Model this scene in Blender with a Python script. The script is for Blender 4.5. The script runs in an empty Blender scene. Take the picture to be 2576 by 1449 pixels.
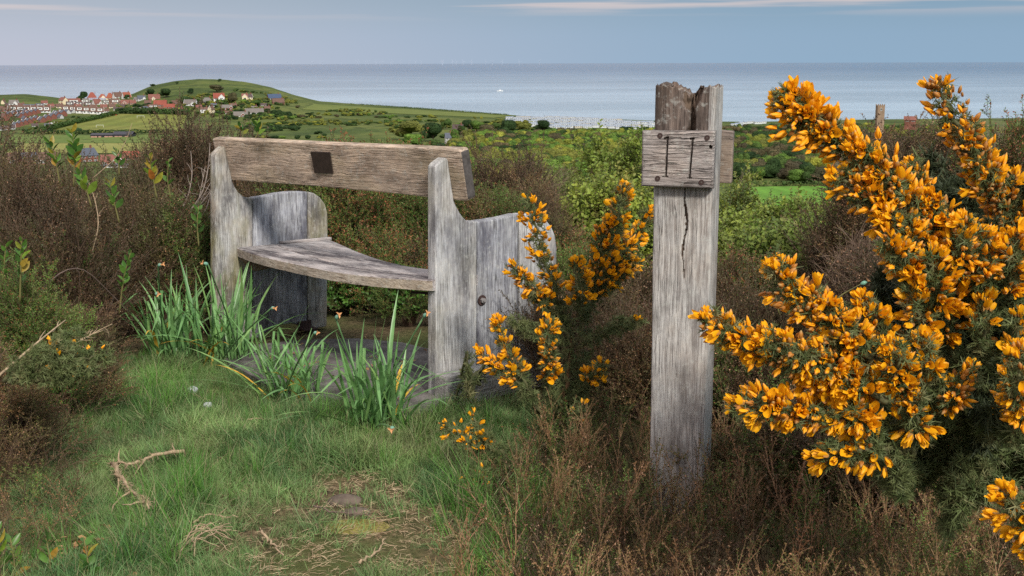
import bpy, bmesh, math, random
import numpy as np
from mathutils import Matrix, Vector, Euler
PI = math.pi
rng = np.random.default_rng(11)
random.seed(5)
SC = bpy.context.scene
COL = SC.collection

# ------------------------------------------------------------------ camera
F_PX, W_PX, H_PX = 3000.0, 2576.0, 1449.0
CAM_H = 1.32
PITCH = math.atan((724.5 - 152.0) / F_PX)
ROLL = 0.0031
_X = np.array([1.0, 0, 0]); _U = np.array([0, math.sin(PITCH), math.cos(PITCH)]); _F = np.array([0, math.cos(PITCH), -math.sin(PITCH)])
CR = _X * math.cos(ROLL) - _U * math.sin(ROLL)
CU = _U * math.cos(ROLL) + _X * math.sin(ROLL)
CAM = np.array([0, 0, CAM_H])
cd = bpy.data.cameras.new('camera'); cam = bpy.data.objects.new('camera', cd); COL.objects.link(cam)
cam.matrix_world = Matrix(((CR[0], CU[0], -_F[0], 0), (CR[1], CU[1], -_F[1], 0), (CR[2], CU[2], -_F[2], CAM_H), (0, 0, 0, 1)))
cd.sensor_width = 36.0; cd.lens = 36.0 * F_PX / W_PX; cd.clip_start = 0.05; cd.clip_end = 90000
SC.camera = cam

# ------------------------------------------------------------------ world and sun
SUN_EL, SUN_AZ = math.radians(38), math.radians(156)     # azimuth measured from +Y (view direction) towards +X
wd = bpy.data.worlds.new('World'); SC.world = wd; wd.use_nodes = True
nt = wd.node_tree; nt.nodes.clear()
def N(t, typ, **kw):
    n = t.nodes.new(typ)
    for k, v in kw.items(): setattr(n, k, v)
    return n
def ramp(t, fac, stops, interp='LINEAR'):
    n = t.nodes.new('ShaderNodeValToRGB'); n.color_ramp.interpolation = interp
    el = n.color_ramp.elements
    while len(el) > 1: el.remove(el[-1])
    for i, (p, c) in enumerate(stops):
        e = el[0] if i == 0 else el.new(p)
        e.position = p
        e.color = (c, c, c, 1) if isinstance(c, (int, float)) else (*c, 1)
    if fac is not None: t.links.new(fac, n.inputs[0])
    return n.outputs[0]
def mixc(t, fac, a, b, mode='MIX'):
    n = t.nodes.new('ShaderNodeMix'); n.data_type = 'RGBA'; n.blend_type = mode; n.clamp_factor = True
    for sock, v in ((n.inputs[0], fac), (n.inputs[6], a), (n.inputs[7], b)):
        if isinstance(v, (int, float)): sock.default_value = v
        elif isinstance(v, tuple): sock.default_value = (*v, 1) if len(v) == 3 else v
        else: t.links.new(v, sock)
    return n.outputs[2]
def math_(t, op, a, b=0.0, c=0.0, clamp=False):
    n = t.nodes.new('ShaderNodeMath'); n.operation = op; n.use_clamp = clamp
    for i, v in enumerate((a, b, c)):
        if isinstance(v, (int, float)): n.inputs[i].default_value = v
        else: t.links.new(v, n.inputs[i])
    return n.outputs[0]
def maprange(t, v, a, b, c=0.0, d=1.0, typ='SMOOTHSTEP'):
    n = t.nodes.new('ShaderNodeMapRange'); n.interpolation_type = typ
    t.links.new(v, n.inputs[0])
    for i, x in zip((1, 2, 3, 4), (a, b, c, d)): n.inputs[i].default_value = x
    return n.outputs[0]
tc = N(nt, 'ShaderNodeTexCoord')
sep = N(nt, 'ShaderNodeSeparateXYZ'); nt.links.new(tc.outputs['Generated'], sep.inputs[0])
sky = N(nt, 'ShaderNodeTexSky', sky_type='NISHITA', sun_disc=False, sun_elevation=SUN_EL, sun_rotation=SUN_AZ)
zc = math_(nt, 'MAXIMUM', sep.outputs[2], 0.0)
cr = N(nt, 'ShaderNodeValToRGB')
SKY = [(0.0, (3.9, 4.95, 6.8)), (0.02, (3.5, 4.6, 6.5)), (0.05, (2.8, 3.85, 5.4)), (0.14, (4.6, 5.7, 7.4)), (0.4, (8.6, 9.3, 10.6)), (1.0, (14.5, 14.7, 15.4))]
sc_el = cr.color_ramp.elements
while len(sc_el) > 1: sc_el.remove(sc_el[-1])
for i, (p, c) in enumerate(SKY):
    e = sc_el[0] if i == 0 else sc_el.new(p)
    e.position = p; e.color = tuple(x / 24 for x in c) + (1,)
nt.links.new(zc, cr.inputs[0])
veil = mixc(nt, 1.0, cr.outputs[0], (24, 24, 24), 'MULTIPLY')
leftf = maprange(nt, sep.outputs[0], 0.30, -0.5)
veil = mixc(nt, 1.0, veil, mixc(nt, leftf, (0.72, 0.88, 0.90), (1.42, 1.16, 1.02)), 'MULTIPLY')
mp = N(nt, 'ShaderNodeMapping'); mp.inputs['Scale'].default_value = (3.0, 3.0, 95.0); mp.inputs['Rotation'].default_value = (0, 0.012, 0)
nt.links.new(tc.outputs['Generated'], mp.inputs[0])
nz = N(nt, 'ShaderNodeTexNoise'); nz.inputs['Scale'].default_value = 1.0; nz.inputs['Detail'].default_value = 6
nt.links.new(mp.outputs[0], nz.inputs['Vector'])
band = math_(nt, 'MULTIPLY', maprange(nt, nz.outputs[0], 0.47, 0.62), maprange(nt, zc, 0.030, 0.055))
veil = mixc(nt, math_(nt, 'MULTIPLY', band, 0.85), veil, (9.6, 7.2, 6.4))
skyc = mixc(nt, 0.88, sky.outputs[0], veil)
bg = N(nt, 'ShaderNodeBackground'); bg.inputs[1].default_value = 0.1
nt.links.new(skyc, bg.inputs[0])
wo = N(nt, 'ShaderNodeOutputWorld'); nt.links.new(bg.outputs[0], wo.inputs[0])
sd = bpy.data.lights.new('sun', 'SUN'); sun = bpy.data.objects.new('sun', sd); COL.objects.link(sun)
sd.energy = 4.2; sd.angle = math.radians(8); sd.color = (1.0, 0.93, 0.83)
_sdir = Vector((math.sin(SUN_AZ) * math.cos(SUN_EL), math.cos(SUN_AZ) * math.cos(SUN_EL), math.sin(SUN_EL)))
sun.rotation_euler = _sdir.to_track_quat('Z', 'Y').to_euler(); sun.location = (-8, -4, 12)
vs = SC.view_settings; vs.view_transform = 'Standard'; vs.look = 'None'; vs.exposure = 0; vs.gamma = 1; vs.use_curve_mapping = False
SC.display_settings.display_device = 'sRGB'
cy = SC.cycles; cy.max_bounces = 6; cy.diffuse_bounces = 3; cy.glossy_bounces = 2; cy.transmission_bounces = 3; cy.transparent_max_bounces = 4
cy.use_denoising = False; cy.caustics_reflective = False; cy.caustics_refractive = False

# ------------------------------------------------------------------ picture <-> place
def ray(u, v):
    u = np.asarray(u, float); v = np.asarray(v, float)
    a = (u - W_PX / 2) / F_PX; b = (H_PX / 2 - v) / F_PX
    return _F + a[..., None] * CR + b[..., None] * CU
def P(u, v, d):
    r = ray(u, v); return CAM + r * (np.asarray(d, float) / r[..., 1])[..., None]
def PV(u, v, d): return Vector(P(u, v, d).tolist())
def proj(p):
    q = np.asarray(p, float) - CAM
    z = q @ _F; z = np.where(np.abs(z) < 1e-6, 1e-6, z)
    u = np.where(z > 0, W_PX / 2 + F_PX * (q @ CR) / z, -9999); v = np.where(z > 0, H_PX / 2 - F_PX * (q @ CU) / z, 99999)
    return u, v
def plane_z(u, v, z):
    r = ray(u, v); t = (z - CAM_H) / r[..., 2]; return CAM + r * t[..., None]

_T = rng.random((256, 256))
def vnoise(x, y):
    x = np.asarray(x, float); y = np.asarray(y, float)
    xi = np.floor(x).astype(int); yi = np.floor(y).astype(int); fx = x - xi; fy = y - yi
    fx = fx * fx * (3 - 2 * fx); fy = fy * fy * (3 - 2 * fy)
    g = lambda a, b: _T[a % 256, b % 256]
    return (g(xi, yi) * (1 - fx) + g(xi + 1, yi) * fx) * (1 - fy) + (g(xi, yi + 1) * (1 - fx) + g(xi + 1, yi + 1) * fx) * fy
def fbm(x, y, o=4):
    s = 0; a = .5
    for k in range(o):
        s = s + a * (vnoise(x * 2 ** k + 17 * k, y * 2 ** k + 9 * k) - .5); a *= .5
    return s

VS_U = [-3000, -600, 0, 60, 130, 170, 250, 330, 380, 440, 500, 560, 620, 680, 740, 800, 900, 1000, 1150, 1300, 1500, 1650, 1900, 2200, 2600, 5000]
VS_V = [236, 236, 238, 236, 244, 250, 252, 236, 215, 203, 198, 199.5, 206, 219, 239, 254, 262, 268, 278, 290, 298, 303, 306, 300, 296, 296]
DC_U = [-3000, 0, 300, 520, 760, 1000, 1300, 1700, 5000]
DC_D = [1900, 1900, 1900, 1900, 1850, 1750, 1620, 1500, 1500]
BR = [0, 5.5, 7, 9, 12, 20, 40, 100, 200, 300, 420, 520, 800, 1150, 1400, 1900, 5000]
BZ = [0, 0, -.08, -.45, -1.3, -3.6, -8.2, -20, -33, -41, -47.5, -52.5, -61, -64, -64.5, -65, -65]
def ridge_z(u, r):
    rr = ray(u, np.interp(u, VS_U, VS_V)); ln = np.hypot(rr[..., 0], rr[..., 1])
    return CAM_H + rr[..., 2] / ln * r
def terrain(x, y, detail=True):
    x = np.asarray(x, float); y = np.asarray(y, float)
    r = np.hypot(x, y); a = np.clip(np.arctan2(x, np.maximum(y, 1e-3)), -.9, .9)
    u = W_PX / 2 + F_PX / math.cos(PITCH) * np.tan(a)
    z = np.interp(r, BR, BZ)
    dc = np.interp(u, DC_U, DC_D)
    t = np.clip((r - 0.70 * dc) / (0.30 * dc), 0, 1); t = t * t * (3 - 2 * t) * .45 + t * .55
    z = z * (1 - t) + ridge_z(u, dc) * t
    z = np.where(y < 0, np.interp(r, [0, 6, 30, 5000], [0, 0, -1, -20]), z)
    if detail:
        z = z + fbm(x / 60, y / 60) * np.clip((r - 60) / 300, 0, 1) * 3.5 * (1 - t * .85) + fbm(x / 1.2, y / 1.2, 3) * .07 * np.clip(1.2 - r / 40, 0, 1)
    over = np.clip((r - dc) / 40, 0, 1)
    z = np.where(y > 0, z * (1 - over) + over * -99, z)
    return z
def hit(u, v):
    """Where the view ray through picture point (u, v) meets the ground."""
    r = ray(u, v); r = r / r[1]
    ds = np.geomspace(1.5, 2000, 1500)
    pts = CAM + r[None] * ds[:, None]
    dz = pts[:, 2] - terrain(pts[:, 0], pts[:, 1])
    k = np.argmax(dz < 0) if (dz < 0).any() else len(ds) - 1
    if k == 0: return pts[0]
    t = dz[k - 1] / (dz[k - 1] - dz[k] + 1e-9)
    return pts[k - 1] * (1 - t) + pts[k] * t

# ------------------------------------------------------------------ objects
def tag(o, label=None, cat=None, group=None, kind=None):
    if label: o['label'] = label
    if cat: o['category'] = cat
    if group: o['group'] = group
    if kind: o['kind'] = kind
    return o
def empty(name, loc, rot=(0, 0, 0), **kw):
    o = bpy.data.objects.new(name, None); COL.objects.link(o); o.location = loc; o.rotation_euler = rot
    o.empty_display_size = .1
    o['_m'] = 0; del o['_m']
    return tag(o, **kw)
def link(name, me, parent=None, loc=None, rot=None, sca=None, world=False, **kw):
    o = bpy.data.objects.new(name, me); COL.objects.link(o)
    if parent is not None:
        o.parent = parent
        if world: o.matrix_parent_inverse = pmat(parent).inverted()
    if loc is not None: o.location = loc
    if rot is not None: o.rotation_euler = rot
    if sca is not None: o.scale = (sca,) * 3 if isinstance(sca, (int, float)) else sca
    return tag(o, **kw)
def pmat(o):
    m = Matrix.LocRotScale(o.location, o.rotation_euler, o.scale)
    return (pmat(o.parent) @ o.matrix_parent_inverse @ m) if o.parent else m
def kids(o): return [c for c in o.children]
def copy_tree(o, parent=None):
    c = o.copy(); COL.objects.link(c); c.parent = parent
    for ch in kids(o): copy_tree(ch, c)
    return c

class MB:
    """collects shapes, then becomes one mesh"""
    def __init__(s): s.v = []; s.f = []; s.m = []; s.n = 0
    def add(s, v, f, m=0):
        v = np.asarray(v, float).reshape(-1, 3); s.v.append(v)
        s.f += [tuple(i + s.n for i in q) for q in f]; s.m += [m] * len(f) if isinstance(m, int) else list(m); s.n += len(v)
        return s
    def box(s, a, b, m=0):
        (x0, y0, z0), (x1, y1, z1) = a, b
        return s.add([(x0, y0, z0), (x1, y0, z0), (x1, y1, z0), (x0, y1, z0), (x0, y0, z1), (x1, y0, z1), (x1, y1, z1), (x0, y1, z1)],
                     [(0, 3, 2, 1), (4, 5, 6, 7), (0, 1, 5, 4), (1, 2, 6, 5), (2, 3, 7, 6), (3, 0, 4, 7)], m)
    def tube(s, pts, rad, n=5, m=0, cap=True):
        pts = np.asarray(pts, float); k = len(pts); rad = np.broadcast_to(np.asarray(rad, float), (k,))
        t = np.gradient(pts, axis=0); t /= np.linalg.norm(t, axis=1)[:, None] + 1e-9
        ref = np.array([0.31, 0.2, 0.93]) if abs(t[0][2]) < .9 else np.array([1.0, 0.1, 0])
        a = np.cross(t, ref); a /= np.linalg.norm(a, axis=1)[:, None] + 1e-9; b = np.cross(t, a)
        th = np.linspace(0, 2 * PI, n, endpoint=False)
        ring = pts[:, None] + rad[:, None, None] * (a[:, None] * np.cos(th)[None, :, None] + b[:, None] * np.sin(th)[None, :, None])
        f = [(i * n + j, i * n + (j + 1) % n, (i + 1) * n + (j + 1) % n, (i + 1) * n + j) for i in range(k - 1) for j in range(n)]
        if cap and n > 2: f += [tuple(range(n))[::-1], tuple((k - 1) * n + j for j in range(n))]
        return s.add(ring.reshape(-1, 3), f, m)
    def mesh(s, name, mats, smooth=False):
        me = bpy.data.meshes.new(name)
        v = np.concatenate(s.v) if s.v else np.zeros((0, 3))
        me.from_pydata(v.tolist(), [], s.f)
        for m in mats: me.materials.append(m)
        if any(s.m): me.polygons.foreach_set('material_index', np.array(s.m, dtype=np.int32))
        if smooth: me.polygons.foreach_set('use_smooth', np.ones(len(me.polygons), dtype=bool))
        me.update(); return me

# ------------------------------------------------------------------ materials
def mat(name, rough=.8, spec=.3):
    m = bpy.data.materials.new(name); m.use_nodes = True; t = m.node_tree
    b = t.nodes['Principled BSDF']; b.inputs['Roughness'].default_value = rough; b.inputs['Specular IOR Level'].default_value = spec
    return m, t, b
def noise(t, vec, scale, detail=4, rough=.55, dist=0.0):
    n = t.nodes.new('ShaderNodeTexNoise'); n.inputs['Scale'].default_value = scale; n.inputs['Detail'].default_value = detail
    n.inputs['Roughness'].default_value = rough; n.inputs['Distortion'].default_value = dist
    if vec is not None: t.links.new(vec, n.inputs['Vector'])
    return n.outputs[0]
def coords(t, which='Object', scale=None, off=None):
    c = t.nodes.new('ShaderNodeTexCoord').outputs[which]
    if off is not None:
        a = t.nodes.new('ShaderNodeVectorMath'); a.operation = 'ADD'; t.links.new(c, a.inputs[0]); t.links.new(off, a.inputs[1]); c = a.outputs[0]
    if scale is not None:
        mp = t.nodes.new('ShaderNodeMapping'); mp.inputs['Scale'].default_value = scale; t.links.new(c, mp.inputs[0]); c = mp.outputs[0]
    return c
def bump(t, b, h, strength=.5, dist=.01):
    n = t.nodes.new('ShaderNodeBump'); n.inputs['Strength'].default_value = strength; n.inputs['Distance'].default_value = dist
    t.links.new(h, n.inputs['Height']); t.links.new(n.outputs[0], b.inputs['Normal'])
def rnd(t): return t.nodes.new('ShaderNodeObjectInfo').outputs['Random']
def flat(name, col, rough=.7, var=.0, nscale=3.0, spec=.3):
    m, t, b = mat(name, rough, spec)
    if var:
        n = noise(t, coords(t), nscale, 5)
        lo = tuple(c * (1 - var) for c in col); hi = tuple(min(1, c * (1 + var)) for c in col)
        t.links.new(ramp(t, n, [(.3, lo), (.7, hi)]), b.inputs['Base Color'])
    else: b.inputs['Base Color'].default_value = (*col, 1)
    return m
def leafm(name, cols, rough=.55, trans=.25, spec=.3, gen=None, nsc=30):
    """foliage: colour varies from plant to plant; thin leaves let some light through"""
    m, t, b = mat(name, rough, spec)
    k = len(cols); c = ramp(t, rnd(t), [(i / max(1, k - 1), x) for i, x in enumerate(cols)])
    n = noise(t, coords(t), nsc, 2)
    c = mixc(t, 1.0, c, ramp(t, n, [(.3, .72), (.7, 1.28)]), 'MULTIPLY')
    if gen:
        sp = t.nodes.new('ShaderNodeSeparateXYZ'); t.links.new(coords(t, 'Generated'), sp.inputs[0])
        c = mixc(t, ramp(t, sp.outputs[2], [(gen[1], 0.0), (gen[2], 1.0)]), gen[0], c)
    t.links.new(c, b.inputs['Base Color'])
    if trans:
        tr = t.nodes.new('ShaderNodeBsdfTranslucent'); t.links.new(c, tr.inputs[0])
        mx = t.nodes.new('ShaderNodeMixShader'); mx.inputs[0].default_value = trans
        t.links.new(b.outputs[0], mx.inputs[1]); t.links.new(tr.outputs[0], mx.inputs[2])
        t.links.new(mx.outputs[0], t.nodes['Material Output'].inputs[0])
    return m
def wood(name, axis='z', light=(.42, .41, .40), dark=(.17, .165, .17), warm=(.40, .30, .19), warmth=.3, stain=(.07, .065, .07), stains=.5,
         wavy=.0, crack=.5, green=0.0, bstr=.9, ckscale=60, lines=0.0, lscale=24):
    m, t, b = mat(name, .85, .2)
    off = t.nodes.new('ShaderNodeCombineXYZ'); r = rnd(t)
    t.links.new(math_(t, 'MULTIPLY', r, 13.0), off.inputs[0]); t.links.new(math_(t, 'MULTIPLY', r, 7.0), off.inputs[2])
    c = coords(t, 'Object', None, off.outputs[0])
    if wavy:
        mpx = t.nodes.new('ShaderNodeMapping'); mpx.inputs['Scale'].default_value = (5, 9, 9) if axis == 'x' else (9, 9, 5); t.links.new(c, mpx.inputs[0])
        nn = t.nodes.new('ShaderNodeTexNoise'); nn.inputs['Scale'].default_value = 1.0; nn.inputs['Detail'].default_value = 2; t.links.new(mpx.outputs[0], nn.inputs['Vector'])
        vm = t.nodes.new('ShaderNodeVectorMath'); vm.operation = 'MULTIPLY_ADD'; t.links.new(nn.outputs['Color'], vm.inputs[0]); vm.inputs[1].default_value = (wavy,) * 3
        t.links.new(c, vm.inputs[2]); c = vm.outputs[0]
    def st(k):
        mp = t.nodes.new('ShaderNodeMapping'); mp.inputs['Scale'].default_value = (k, 1, 1) if axis == 'x' else (1, 1, k); t.links.new(c, mp.inputs[0]); return mp.outputs[0]
    g = noise(t, st(.045), 300, 5, .65)
    g2 = noise(t, st(.06), 95, 5, .62)
    broad = noise(t, st(.22), 8, 6, .72)
    patch = noise(t, c, 4.5, 4, .6)
    g3 = math_(t, 'ADD', math_(t, 'MULTIPLY', g, .55), math_(t, 'MULTIPLY', g2, .45))
    col = ramp(t, g3, [(.40, dark), (.50, tuple((a * .35 + d * .65) for a, d in zip(dark, light))), (.58, light)])
    col = mixc(t, math_(t, 'MULTIPLY', ramp(t, patch, [(.42, 0.0), (.66, 1.0)]), warmth), col, mixc(t, g2, tuple(w * .6 for w in warm), tuple(min(1, w * 1.3) for w in warm)))
    col = mixc(t, math_(t, 'MULTIPLY', ramp(t, broad, [(.48, 0.0), (.60, 1.0)]), stains), col, stain)
    if green:
        gp = noise(t, st(.35), 7, 3); col = mixc(t, math_(t, 'MULTIPLY', ramp(t, gp, [(.48, 0.0), (.66, 1.0)]), green), col, (.20, .19, .075))
    ck = noise(t, st(.03), ckscale, 3, .5)
    ckl = ramp(t, ck, [(.485, 0.0), (.5, 1.0), (.515, 0.0)])
    ckm = math_(t, 'MULTIPLY', ckl, ramp(t, noise(t, st(.15), 14, 2), [(.5, 0.0), (.6, 1.0)]))
    col = mixc(t, math_(t, 'MULTIPLY', ckm, crack), col, (.03, .026, .024))
    sp = t.nodes.new('ShaderNodeTexVoronoi'); sp.inputs['Scale'].default_value = 34; t.links.new(c, sp.inputs['Vector'])
    lich = math_(t, 'MULTIPLY', ramp(t, sp.outputs[0], [(.12, 1.0), (.26, 0.0)]), ramp(t, patch, [(.45, 0.0), (.6, .5)]))
    col = mixc(t, math_(t, 'MULTIPLY', lich, .6), col, (.46, .48, .44))
    col = mixc(t, 1.0, col, ramp(t, noise(t, st(.55), 13, 5, .7), [(.34, (.66, .65, .64)), (.5, 1.0), (.66, (1.22, 1.2, 1.16))]), 'MULTIPLY')
    bl = noise(t, c, 46, 4, .7); col = mixc(t, math_(t, 'MULTIPLY', ramp(t, bl, [(.56, 0.0), (.66, 1.0)]), .35), col, (.50, .52, .49))
    col = mixc(t, math_(t, 'MULTIPLY', ramp(t, noise(t, st(.4), 24, 4, .7), [(.60, 0.0), (.70, 1.0)]), .45), col, (.10, .09, .085))
    h = math_(t, 'SUBTRACT', math_(t, 'MULTIPLY', g3, 1.0), math_(t, 'MULTIPLY', ckm, .6))
    if lines:
        wv = t.nodes.new('ShaderNodeTexWave'); wv.wave_type = 'BANDS'; wv.bands_direction = 'Z' if axis == 'x' else 'X'; wv.inputs['Scale'].default_value = lscale
        wv.inputs['Distortion'].default_value = 9; wv.inputs['Detail'].default_value = 4; wv.inputs['Detail Scale'].default_value = 1.3; wv.inputs['Detail Roughness'].default_value = .6; t.links.new(st(.16), wv.inputs['Vector'])
        lm = ramp(t, wv.outputs['Fac'], [(.02, 1.0), (.30, 0.0)]); lm = math_(t, 'MULTIPLY', lm, ramp(t, g2, [(.42, .15), (.6, 1.0)])); lm = math_(t, 'MULTIPLY', lm, ramp(t, noise(t, st(.3), 7, 4, .7), [(.42, .1), (.58, 1.0)]))
        col = mixc(t, math_(t, 'MULTIPLY', lm, lines), col, tuple(x * .35 for x in dark)); h = math_(t, 'SUBTRACT', h, math_(t, 'MULTIPLY', lm, .5))
    t.links.new(col, b.inputs['Base Color'])
    bump(t, b, h, bstr, .006)
    return m

M = {}
def geo_scatter_group(coll, name):
    g = bpy.data.node_groups.new(name, 'GeometryNodeTree'); g.interface.new_socket('Geometry', in_out='INPUT', socket_type='NodeSocketGeometry')
    g.interface.new_socket('Geometry', in_out='OUTPUT', socket_type='NodeSocketGeometry')
    i = g.nodes.new('NodeGroupInput'); o = g.nodes.new('NodeGroupOutput')
    ip = g.nodes.new('GeometryNodeInstanceOnPoints'); ci = g.nodes.new('GeometryNodeCollectionInfo')
    ci.inputs['Collection'].default_value = coll; ci.inputs['Separate Children'].default_value = True; ci.inputs['Reset Children'].default_value = True
    ip.inputs['Pick Instance'].default_value = True
    def att(n, ty):
        a = g.nodes.new('GeometryNodeInputNamedAttribute'); a.data_type = ty; a.inputs[0].default_value = n; return a.outputs[0]
    e2r = g.nodes.new('FunctionNodeEulerToRotation')
    L = g.links.new
    L(att('rot', 'FLOAT_VECTOR'), e2r.inputs[0]); L(e2r.outputs[0], ip.inputs['Rotation']); L(att('scl', 'FLOAT_VECTOR'), ip.inputs['Scale']); L(att('idx', 'INT'), ip.inputs['Instance Index'])
    L(i.outputs[0], ip.inputs['Points']); L(ci.outputs[0], ip.inputs['Instance']); L(ip.outputs[0], o.inputs[0])
    return g
VAR = {}
def variants(key, meshes):
    c = bpy.data.collections.new('kit_' + key)
    for k, me in enumerate(meshes):
        o = bpy.data.objects.new('%s_%02d' % (key, k), me); c.objects.link(o)
    VAR[key] = (geo_scatter_group(c, 'scatter_' + key), meshes)
def eul(dirs, roll):
    """euler angles that turn +Z to dirs, after a roll about Z"""
    d = dirs / (np.linalg.norm(dirs, axis=1)[:, None] + 1e-9)
    yaw = np.arctan2(d[:, 1], d[:, 0]); ti = np.arccos(np.clip(d[:, 2], -1, 1))
    cy_, sy = np.cos(yaw), np.sin(yaw); ct, st_ = np.cos(ti), np.sin(ti)
    r = roll - yaw; cr_, sr = np.cos(r), np.sin(r)
    R = np.empty((len(d), 3, 3))
    R[:, 0, 0] = cy_ * ct * cr_ - sy * sr; R[:, 0, 1] = -cy_ * ct * sr - sy * cr_; R[:, 0, 2] = cy_ * st_
    R[:, 1, 0] = sy * ct * cr_ + cy_ * sr; R[:, 1, 1] = -sy * ct * sr + cy_ * cr_; R[:, 1, 2] = sy * st_
    R[:, 2, 0] = -st_ * cr_; R[:, 2, 1] = st_ * sr; R[:, 2, 2] = ct
    b = np.arcsin(np.clip(-R[:, 2, 0], -1, 1)); a = np.arctan2(R[:, 2, 1], R[:, 2, 2]); c = np.arctan2(R[:, 1, 0], R[:, 0, 0])
    return np.stack([a, b, c], 1)
def scatter(name, key, pos, rot, scl, idx=None, parent=None, **kw):
    """many small pieces, one object"""
    n = len(pos); me = bpy.data.meshes.new(name); me.from_pydata(np.asarray(pos).tolist(), [], [])
    g, vm = VAR[key]
    if idx is None: idx = rng.integers(0, len(vm), n)
    scl = np.asarray(scl, float)
    if scl.ndim == 1: scl = np.repeat(scl[:, None], 3, 1)
    for nm, ty, dat, fld in (('rot', 'FLOAT_VECTOR', rot, 'vector'), ('scl', 'FLOAT_VECTOR', scl, 'vector')):
        a = me.attributes.new(nm, ty, 'POINT'); a.data.foreach_set(fld, np.ascontiguousarray(dat, dtype=np.float32).ravel())
    a = me.attributes.new('idx', 'INT', 'POINT'); a.data.foreach_set('value', np.ascontiguousarray(idx, dtype=np.int32))
    o = link(name, me, parent, world=parent is not None, **kw)
    o.modifiers.new('scatter', 'NODES').node_group = g
    return o
def rdirs(n, up=0.0):
    d = rng.normal(size=(n, 3)); d /= np.linalg.norm(d, axis=1)[:, None]; d[:, 2] += up
    return d / np.linalg.norm(d, axis=1)[:, None]
# ------------------------------------------------------------------ foliage pieces
def nrm(a): a = np.asarray(a, float); return a / (np.linalg.norm(a) + 1e-9)
def leafq(mb, p, d, L, W, m, fold=.0):
    d = nrm(d); s = nrm(np.cross(d, rng.normal(size=3))); n = np.cross(s, d)
    q = p + d * L * .45
    mb.add([p, q + s * W * .5 + n * fold * W, p + d * L, q - s * W * .5 + n * fold * W], [(0, 1, 2, 3)], m)
def leaf6(mb, p, d, L, W, m):
    """a broad leaf folded along its midrib"""
    d = nrm(d); s = nrm(np.cross(d, np.array([0, 0, 1.0]) + rng.normal(size=3) * .4)); n = np.cross(s, d)
    a = p + d * L * .3; b = p + d * L * .68 + n * L * -.05; e = p + d * L + n * L * -.14
    mb.add([p, a, b, e, a + s * W * .46 + n * W * .14, b + s * W * .38 + n * W * .06, a - s * W * .46 + n * W * .14, b - s * W * .38 + n * W * .06],
           [(0, 1, 4), (1, 2, 5, 4), (2, 3, 5), (0, 6, 1), (6, 7, 2, 1), (7, 3, 2)], m)
def curve(p0, d, L, k, bend):
    pts = [np.array(p0, float)]; d = nrm(d)
    for i in range(k):
        d = nrm(d + rng.normal(size=3) * bend); pts.append(pts[-1] + d * L / k)
    return np.array(pts)
def along(pts, t):
    s = np.linspace(0, 1, len(pts)); p = np.array([np.interp(t, s, pts[:, j]) for j in range(3)])
    e = np.array([np.interp(min(1, t + .05), s, pts[:, j]) for j in range(3)]) - np.array([np.interp(max(0, t - .05), s, pts[:, j]) for j in range(3)])
    return p, nrm(e)
def sprig(L, nside, sl, leafL, leafW, n_leaf, spread=.9, tip=0, tipL=.006, bare=.2, bend=.12, broad=False, r0=.0016, sidebias=.25, mats=None, name='sprig', clump=0):
    mb = MB(); mainp = curve((0, 0, 0), (0, 0, 1), L, 4, bend); mb.tube(mainp, np.linspace(r0, r0 * .4, 5), 3, 0, cap=False)
    lines = [(mainp, n_leaf, bare)]
    for i in range(nside):
        t = sidebias + (1 - sidebias) * .9 * (i + rng.random() * .8) / nside; p, d = along(mainp, t); a = i * 2.4 + rng.random()
        sd = nrm(d * .9 + np.array([math.cos(a), math.sin(a), .15]) * spread)
        q = curve(p, sd, sl * (1.15 - .6 * t) * rng.uniform(.6, 1.2), 3, bend); mb.tube(q, np.linspace(r0 * .6, r0 * .3, 4), 3, 0, cap=False)
        lines.append((q, max(2, int(n_leaf * sl / L)), .1))
    for pts, nl, b in lines:
        for j in range(nl):
            t = b + (1 - b) * (j + rng.random()) / nl; p, d = along(pts, t); a = j * 2.4
            out = nrm(np.cross(d, [math.cos(a), math.sin(a), .3])); dd = nrm(out * (1.0 if broad else .8) + d * .75)
            (leaf6 if broad else leafq)(mb, p, dd, leafL * rng.uniform(.7, 1.2), leafW * rng.uniform(.8, 1.2), 1)
        for j in range(tip):
            p, d = along(pts, rng.uniform(.55, 1.0)); leafq(mb, p, nrm(d + rng.normal(size=3) * .9), tipL * rng.uniform(.7, 1.4), tipL * .6, 2)
    return mb.mesh(name, mats)
M['stem_brown'] = flat('heather_stem', (.11, .07, .048), .8, .3, 20)
M['stem_grey'] = flat('dead_stem', (.26, .15, .085), .8, .3, 20)
M['stem_green'] = flat('green_stem', (.11, .13, .05), .7, .3, 20)
M['heath_leaf'] = leafm('heather_leaf', [(.17, .085, .04), (.10, .11, .035), (.22, .11, .055), (.12, .14, .045), (.085, .095, .03)], trans=.15)
M['heath_dry'] = leafm('heather_dry_bloom', [(.30, .15, .08), (.42, .27, .19), (.20, .10, .05)], trans=.15)
M['heath_dark'] = leafm('heather_dark_leaf', [(.055, .032, .018), (.045, .05, .018), (.085, .048, .026)], trans=.12)
M['erica_leaf'] = leafm('erica_leaf', [(.07, .14, .03), (.11, .19, .04), (.085, .11, .035), (.14, .23, .055)], trans=.2)
M['rust'] = leafm('rust_seed_heads', [(.24, .085, .04), (.30, .12, .055), (.16, .06, .035)], trans=.15)
M['lime'] = leafm('lime_leaf', [(.22, .28, .045), (.28, .33, .06), (.17, .25, .045), (.31, .30, .08)], trans=.35)
M['mid_green'] = leafm('mid_green_leaf', [(.105, .165, .04), (.16, .22, .05), (.08, .13, .035)], trans=.3)
M['glossy'] = leafm('glossy_leaf', [(.05, .13, .025), (.09, .19, .03), (.04, .09, .025)], rough=.35, trans=.25)
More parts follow.
